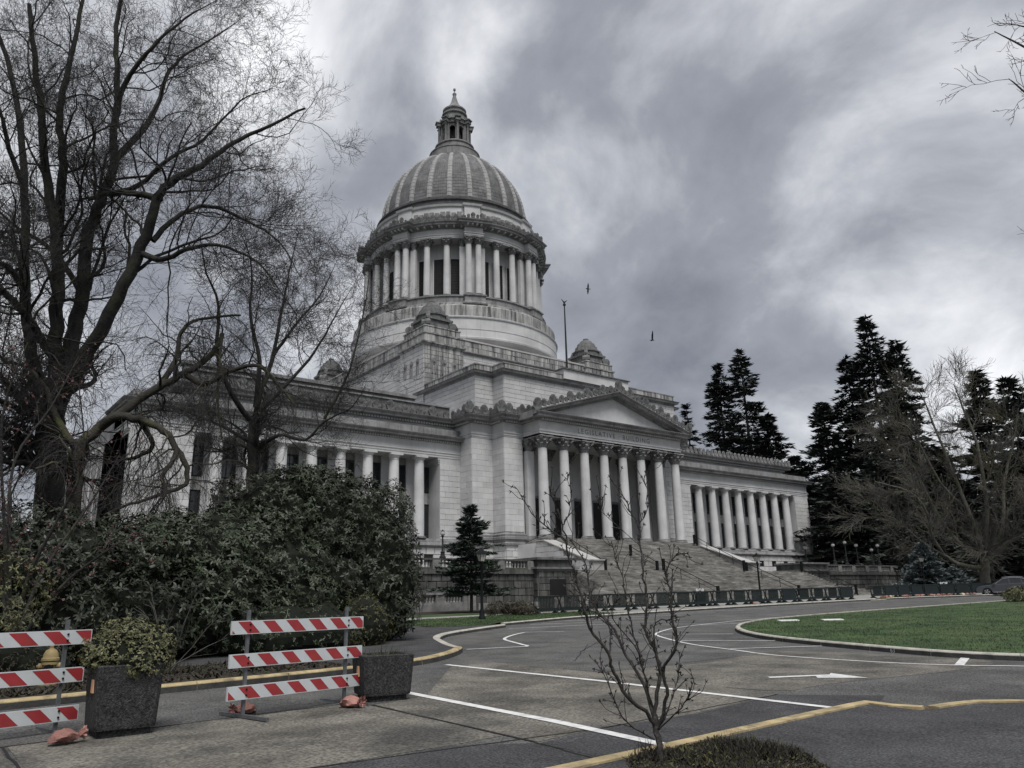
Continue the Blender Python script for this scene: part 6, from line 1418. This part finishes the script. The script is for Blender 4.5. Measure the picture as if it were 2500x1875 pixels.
for k in range(26):
    a = rnd.uniform(0, 6.28); r_ = rnd.uniform(0, .42); P = curve_from(np.array([r_*cos(a), r_*sin(a), .35]), np.array([cos(a)*.3, sin(a)*.3, 1]), rnd.uniform(.15, .42), rnd, .15, .02, 4); sh.tube(P, .004, .002, 3)
    for j in range(14):
        c = sample(P, .3+.7*rnd.random())[0]; d = unit(np.array([rnd.gauss(0, 1), rnd.gauss(0, 1), rnd.gauss(.2, .6)])); s = unit(np.cross(d, np.array([rnd.gauss(0, 1), rnd.gauss(0, 1), .3]))); i0 = len(lv)
        lv += [c, c+d*.02+s*.01, c+d*.042, c+d*.02-s*.01]; lf.append((i0, i0+1, i0+2, i0+3))
sh.build('shoots', 'twig_pale', tp)['kind'] = 'stuff'; obj('shoot_leaves', npmesh('shoot_leaves', np.array(lv), np.array(lf), 'planter_leaf'), tp, kind='stuff')
# dry stubble in the other planter
rg = np.random.default_rng(3); m = 420; c = np.stack([rg.uniform(-.36, .36, m), rg.uniform(-.36, .36, m), np.full(m, h2_-.12)], 1); d = rg.normal(size=(m, 3))*.5+np.array([0, 0, .9]); L = rg.uniform(.05, .17, m)[:, None]; s = rg.normal(size=(m, 3))*.006
V = np.stack([c-s, c+s, c+d*L], 1).reshape(-1, 3); ts = tag(obj('dry_stubble', npmesh('dry_stubble', V, np.arange(len(V)).reshape(-1, 3), 'planter_leaf'), None, loc=pl2.location), 'dry straw stubble in the otherwise empty planter', 'stubble')
# ---- ground cover ------------------------------------------------------------------------------------------------------------------
def inside(poly, X, Y):
    n = len(poly); r = np.zeros(len(X), bool); j = n-1
    for i in range(n):
        xi, yi = poly[i]; xj, yj = poly[j]; c = ((yi > Y) != (yj > Y)) & (X < (xj-xi)*(Y-yi)/((yj-yi) or 1e-9)+xi); r ^= c; j = i
    return r
def scatter(name, label, cat, poly, n, h, w, material, seed, dz, lean=.6, clump=0, near=None):
    rg = np.random.default_rng(seed); P = np.array(poly); lo, hi = P.min(0), P.max(0); X = rg.uniform(lo[0], hi[0], n*3); Y = rg.uniform(lo[1], hi[1], n*3)
    if near: 
        dd = np.hypot(X-CAM[0], Y-CAM[1]); keep = rg.random(len(X)) < np.clip((near/dd)**2.0, .02, 1); X, Y = X[keep], Y[keep]
    k = inside([tuple(p) for p in P], X, Y); X, Y = X[k][:n], Y[k][:n]; m = len(X)
    hs = h*(.5+rg.random(m))
    if clump: hs *= (.35+1.1*np.clip(np.sin(X*clump)*np.sin(Y*clump*1.3+1)+np.sin(X*clump*2.3+2)*.4+.4, 0, 1.3))
    c = np.stack([X, Y, gz(X, Y)+dz], 1); a = rg.random(m)*2*pi; s = np.stack([np.cos(a), np.sin(a), 0*a], 1)*w*(.6+.8*rg.random(m))[:, None]; d = rg.normal(size=(m, 3))*lean; d[:, 2] = 1; d /= np.linalg.norm(d, axis=1)[:, None]
    V = np.stack([c-s, c+s, c+d*hs[:, None]], 1).reshape(-1, 3)
    o = obj(name, npmesh(name, V, np.arange(len(V)).reshape(-1, 3), material)); tag(o, label, cat); o['kind'] = 'stuff'; return o
scatter('grass', 'short green grass blades of the oval lawn', 'grass', KI0, 70000, .05, .010, 'grass_blade', 1, .10, near=30)
scatter('grass', 'short green grass blades of the verge by the lamp', 'grass', [(-46.6, -68.2), (-46.1, -69.0), (-45.2, -69.3), (-43.9, -69.1), (-42.9, -68.0), (-40.3, -67.05), (-35.5, -65.5), (-31, -64.9), (-30.4, -59.6), (-42.2, -60.2), (-47.2, -62.0)], 14000, .05, .014, 'grass_blade', 2, .14)
scatter('leaf_litter', 'brown leaf litter and low weeds in the strip behind the yellow kerb', 'leaf litter', [(-72, -83.3), (-64.4, -83.1), (-61.8, -82.85), (-59.2, -82.6), (-57.6, -82.3), (-57.7, -81.2), (-59.6, -79.6), (-61, -79.2), (-72, -79.4)], 9000, .09, .035, 'heather', 3, .145, lean=1.2, clump=2.3)
bed = [(-60.35, -93.62), (-59.9, -93.5), (-59.35, -93.52), (-58.79, -93.45), (-58.7, -93.86), (-58.86, -94.58), (-59.28, -95.11), (-60.6, -95.4), (-61.0, -94.5)]
flat('flower_bed', bed, .136, 'soil')
scatter('heather', 'low brown heather and leaf scraps round the young tree', 'ground cover', bed, 5000, .07, .010, 'heather', 4, .136, lean=.9, clump=3.1)
scatter('heather', 'fine wiry heather stems round the young tree', 'ground cover', bed, 2600, .11, .003, 'sapling_bark', 6, .136, lean=.7, clump=3.1)
scatter('fallen_leaves', 'dull green leaf tips among the heather round the young tree', 'ground cover', bed, 1500, .05, .014, 'shrub_leaf', 7, .15, lean=1.4, clump=2.1)
p = at(2203, 1288, 64); bush('low_shrub', 'small yellow brown grassy shrub at the edge of the oval lawn near the car', [((p[0], p[1], gz(p[0], p[1])+.45), (1.0, 1.0, .6))], 2500, .22, 'planter_leaf', 15, (p[0], p[1], gz(p[0], p[1])+.1), ros=5, lw=.2, core=None)
for i, (fx, d, r_) in enumerate(((800/3.687*.8848+884.8, 49.5, .9), (930/3.687*.8848+884.8, 50, .9), (1030/3.687*.8848+884.8, 49, .9))):
    p = at(fx, 1330, d); bush('low_shrub', ('small dark sprawling shrub at the terrace wall foot, %s from the first barrier') % ORD[2-i], [((p[0], p[1], gz(p[0], p[1])+.45), (r_, .7, .5))], 2600, .12, 'heather', 30+i, (p[0], p[1], gz(p[0], p[1])+.12), ros=5, group='shrubs at the terrace wall foot', core=None)
# ---- conifers -----------------------------------------------------------------------------------------------------------------------------
def conifer(name, label, x, y, z, H, R, seed, material='fir_needle', nb=200, sprays=60, card=.42, bare=.06, droop=.30, ragged=.35, group=None, power=.62, trunk_r=None, up=0.1, wide=.36):
    rg = np.random.default_rng(seed); t = thing(name, label, 'tree', (x, y, z), group=group)
    tr = trunk_r or H*.013; MB().tube([(0, 0, -.5), (rg.normal()*.1, 0, H*.35), (0, rg.normal()*.1, H*.7), (0, 0, H)], [tr, tr*.75, tr*.4, .02], 8).build('trunk', 'bark_grey', t, smooth=50)
    hz = np.sort(bare+(1-bare)*rg.random(nb)**.92); az = rg.random(nb)*2*pi
    lenp = R*np.clip(1.02-hz, 0, 1)**power*(1+.22*np.sin(hz*31+seed)+.12*np.sin(hz*77+2*seed)); L = lenp*(1-ragged*rg.random(nb)); big = rg.random(nb) < .10; L[big] *= 1.3; L = np.maximum(L, R*.05)
    Vs = []; Bt = Twigs()
    for i in range(nb):
        l = L[i]; a = az[i]; dv = np.array([cos(a), sin(a), 0]); sd = np.array([-sin(a), cos(a), 0]); n = max(10, int(sprays*(l/R)**1.1+8)); s = .12+.88*rg.random(n)**.6
        dr = droop*(.4+1.1*rg.random()); zc_ = up*l*s-dr*l*s**2*1.5+.55*dr*l*s**4
        wid = wide*l*np.clip(1-s, 0, 1)**.6*s**.35+card*.2; side_ = rg.random(n)*2-1
        c = dv*(l*s)[:, None]+sd*(side_*wid)[:, None]; c[:, 2] += hz[i]*H+zc_-np.abs(side_)*wid*.25+rg.normal(size=n)*card*.10
        d = dv*(.7+.5*rg.random(n))[:, None]+sd*(side_*1.1+rg.normal(size=n)*.35)[:, None]; d[:, 2] += -.30+.5*s+rg.normal(size=n)*.28; d /= np.linalg.norm(d, axis=1)[:, None]
        w = np.cross(d, np.array([0, 0, 1.])+rg.normal(size=(n, 3))*.45); w /= np.linalg.norm(w, axis=1)[:, None]; ls = card*(.45+1.0*rg.random(n))[:, None]
        Vs.append(np.stack([c-d*ls*.4, c+w*ls*.17, c+d*ls*.8, c-w*ls*.17], 1).reshape(-1, 3))
        s2 = np.linspace(0, .95, 6); Bt.tube(dv[None, :]*(l*s2)[:, None]+np.array([0, 0, 1.])[None, :]*(hz[i]*H+up*l*s2-dr*l*s2**2*1.5+.55*dr*l*s2**4)[:, None], max(.015, tr*.10*(1-hz[i])), .008, 3)
    V = np.concatenate(Vs); obj('crown', npmesh('crown', V, np.arange(len(V)).reshape(-1, 4), material), t, kind='stuff'); Bt.build('boughs', 'bark_grey', t)['kind'] = 'stuff'
    return t
def fir_at(fx, fytop, d, R, seed, label, fyb=None, **kw):
    p = at(fx, fytop, d); z = min(2.0, gz(p[0], p[1])); return conifer(kw.pop('name', 'fir_tree'), label, p[0], p[1], z, p[2]-z, R, seed, **kw)
FIRS = [
    (1868, 683, 150, 9.5, 1, 'tallest fir with a forked ragged crown beyond the far wing', 260),
    (1932, 735, 152, 8, 2, 'tall fir leaning against the tallest fir on its outer side', 230),
    (1825, 770, 155, 8, 3, 'broad fir between the tallest fir and the far wing roof', 220),
    (1775, 868, 158, 8, 4, 'lower fir right behind the end of the far wing', 210),
    (1597, 755, 160, 9, 5, 'pointed fir rising over the far wing roof', 230),
    (1550, 785, 162, 8.5, 6, 'second fir rising close behind the pediment end', 220),
    (1655, 895, 160, 9.5, 7, 'spreading low fir over the middle of the far wing roof', 220),
    (1482, 872, 150, 4.5, 8, 'thin young fir peeping over the pediment end', 90),
    (2108, 800, 145, 7, 9, 'slim fir standing behind the pale bare tree', 210),
    (2172, 812, 142, 7, 10, 'slim fir beside the frame edge behind the pale bare tree', 210),
    (2245, 830, 140, 8, 14, 'dark fir past the slim firs behind the parked car', 210),
    (2010, 960, 148, 11, 11, 'broad dark fir filling the gap behind the bare tree', 260),
    (1900, 980, 140, 11, 12, 'low dark fir closing the wood behind the globe lamps', 260),
    (2080, 1040, 135, 10, 13, 'low dark fir behind the trunk of the pale bare tree', 240),
    (2190, 1040, 132, 10, 15, 'low dark fir behind the parked car', 240),
    (1805, 1030, 138, 10, 16, 'low dark fir beside the corner of the far wing', 240),
    (1965, 1110, 125, 9, 17, 'low dense evergreen over the far terrace wall', 220),
    (1720, 985, 158, 9, 18, 'dark fir just behind the end of the far wing attic', 200),
]
for fx, fy, d, R, sd_, l, nb_ in FIRS: fir_at(fx, fy, d, R*1.12, sd_, l, nb=int(nb_*1.9), sprays=95, card=.95, ragged=.55, bare=.03 if fy < 900 else .0, wide=.42)
p = at(1018, 1290, 56); conifer('small_fir', 'small dark fir tree standing in front of the portico pavilion', p[0], p[1], gz(p[0], p[1])+.1, at(1018, 1094, 56)[2]-gz(p[0], p[1]), 2.7, 21, 'fir_small', nb=340, sprays=120, card=.27, bare=.16, droop=.15, ragged=.45, power=.62, trunk_r=.13, up=.18)
p = at(2005, 1270, 98); conifer('blue_spruce', 'pale blue spruce by the far lantern post', p[0], p[1], gz(p[0], p[1])+.1, at(2005, 1175, 98)[2]-gz(p[0], p[1]), 2.7, 22, 'spruce_blue', nb=320, sprays=130, card=.42, bare=.02, droop=.10, ragged=.3, power=.7, trunk_r=.12, up=.15)
p = at(2060, 1280, 100); conifer('blue_spruce', 'low spreading blue spruce between the taller spruce and the bare tree trunk', p[0], p[1], gz(p[0], p[1])+.1, 2.8, 2.6, 25, 'spruce_blue', nb=110, sprays=90, card=.40, bare=.0, droop=.15, ragged=.3, power=.5, trunk_r=.1, up=.1)
# ---- pale bare tree behind the car ---------------------------------------------------------------------------------------------------------------
D6 = 104.0
b6 = at(2128, 1265, D6); b6[2] = gz(b6[0], b6[1])
def LR(*pts, d=D6): return limb_pts(pts, d)
limbs6 = [(np.array(spline([tuple(b6), tuple(at(2128, 1240, D6)), tuple(at(2126, 1200, D6)), tuple(at(2128, 1185, D6))], 3)), 0.60, .50, 0),
 (LR((2122, 1225), (2080, 1222, 103), (2040, 1200, 102), (2015, 1160, 101), (2000, 1100, 100), (1960, 1060, 99), (1890, 1040, 98.5)), .50, .10, 1),
 (LR((2120, 1200), (2070, 1170, 105), (2020, 1100, 106), (1970, 1000, 107), (1930, 950, 108)), .48, .08, 1),
 (LR((2125, 1195), (2090, 1100, 104), (2050, 1000, 104), (2010, 900, 104), (1985, 840, 104)), .50, .07, 1),
 (LR((2130, 1190), (2130, 1080, 103), (2110, 960, 102), (2080, 880, 102), (2060, 830, 102)), .50, .07, 1),
 (LR((2135, 1195), (2165, 1140, 104), (2170, 1040, 105), (2190, 950, 106), (2200, 880, 106)), .50, .07, 1),
 (LR((2138, 1205), (2180, 1170, 103), (2215, 1150, 102), (2260, 1080, 101)), .48, .09, 1),
 (LR((2050, 1205, 102), (1990, 1170, 101), (1930, 1120, 100), (1880, 1110, 99)), .30, .06, 1),
 (LR((2090, 1100, 104), (2030, 1040, 105), (1960, 920, 105), (1900, 930, 105)), .30, .06, 1)]
SP6 = [((12, 15), 5.2, .28, .75, .16, .04, 6, 4, .1), ((9, 12), 2.6, .42, .65, .16, .04, 4, 3, .1), ((7, 9), 1.4, .5, .6, .16, .03, 3, 3, .1)]
limbs6 = [(P_, a_*(.55 if l_ else 1), b_*.7, l_) for P_, a_, b_, l_ in limbs6]
bare_tree('bare_tree', 'pale wide spreading bare tree behind the parked car', tuple(b6), limbs6, SP6, 61, 'bark_grey', 'twig_pale', .019)
# ---- a tree just out of frame whose twigs reach in at the upper corner ---------------------------------------------------------------------------------
b7 = np.array([-54.6, -97.6, 0]); b7[2] = gz(b7[0], b7[1])+.12
T7 = np.array(spline([tuple(b7), tuple(b7+np.array([.1, 0, 3.0])), tuple(b7+np.array([-.05, .15, 7.0])), tuple(b7+np.array([.1, 0, 10.5])), tuple(b7+np.array([0, .1, 14.0]))], 4))
def L7(h, *pts): return np.array(spline([tuple(b7+np.array([0, 0, h]))]+[tuple(at(*p)) for p in pts], 4))
limbs7 = [(T7, .20, .015, 0), (L7(5.2, (2480, 300, 12.0), (2330, 200, 12.2), (2240, 120, 12.3), (2150, 68, 12.4)), .06, .006, 1), (L7(5.0, (2500, 260, 12.4), (2380, 120, 12.8), (2280, 70, 13.0), (2200, 56, 13.1)), .06, .006, 1),
 (L7(4.6, (2480, 420, 11.4), (2340, 330, 11.4), (2250, 235, 11.4), (2178, 168, 11.4)), .06, .005, 1)]
for k in range(9):
    a = .7+k*2.4; h = 4.5+k*.95; e = np.array([cos(a), sin(a), 0]); p0 = b7+np.array([0, 0, h])
    if e@np.array([-.6, .8, 0]) > .55: continue
    limbs7.append((np.array(spline([tuple(p0), tuple(p0+e*.8+np.array([0, 0, .7])), tuple(p0+e*1.8+np.array([0, 0, 1.5])), tuple(p0+e*(2.6-.1*k)+np.array([0, 0, 2.3]))], 3)), .055, .008, 1))
SP7 = [((8, 10), .9, .35, .8, .2, .02, 5, 4, .1), ((4, 6), .35, .5, .8, .2, .05, 3, 3, .2), ((2, 3), .12, .7, .7, .2, .0, 2, 3, .1)]
bare_tree('bare_tree', 'dark bare twigs of a tree reaching in beside the clouds', tuple(b7), limbs7, SP7, 71, 'bark', 'twig', .004)
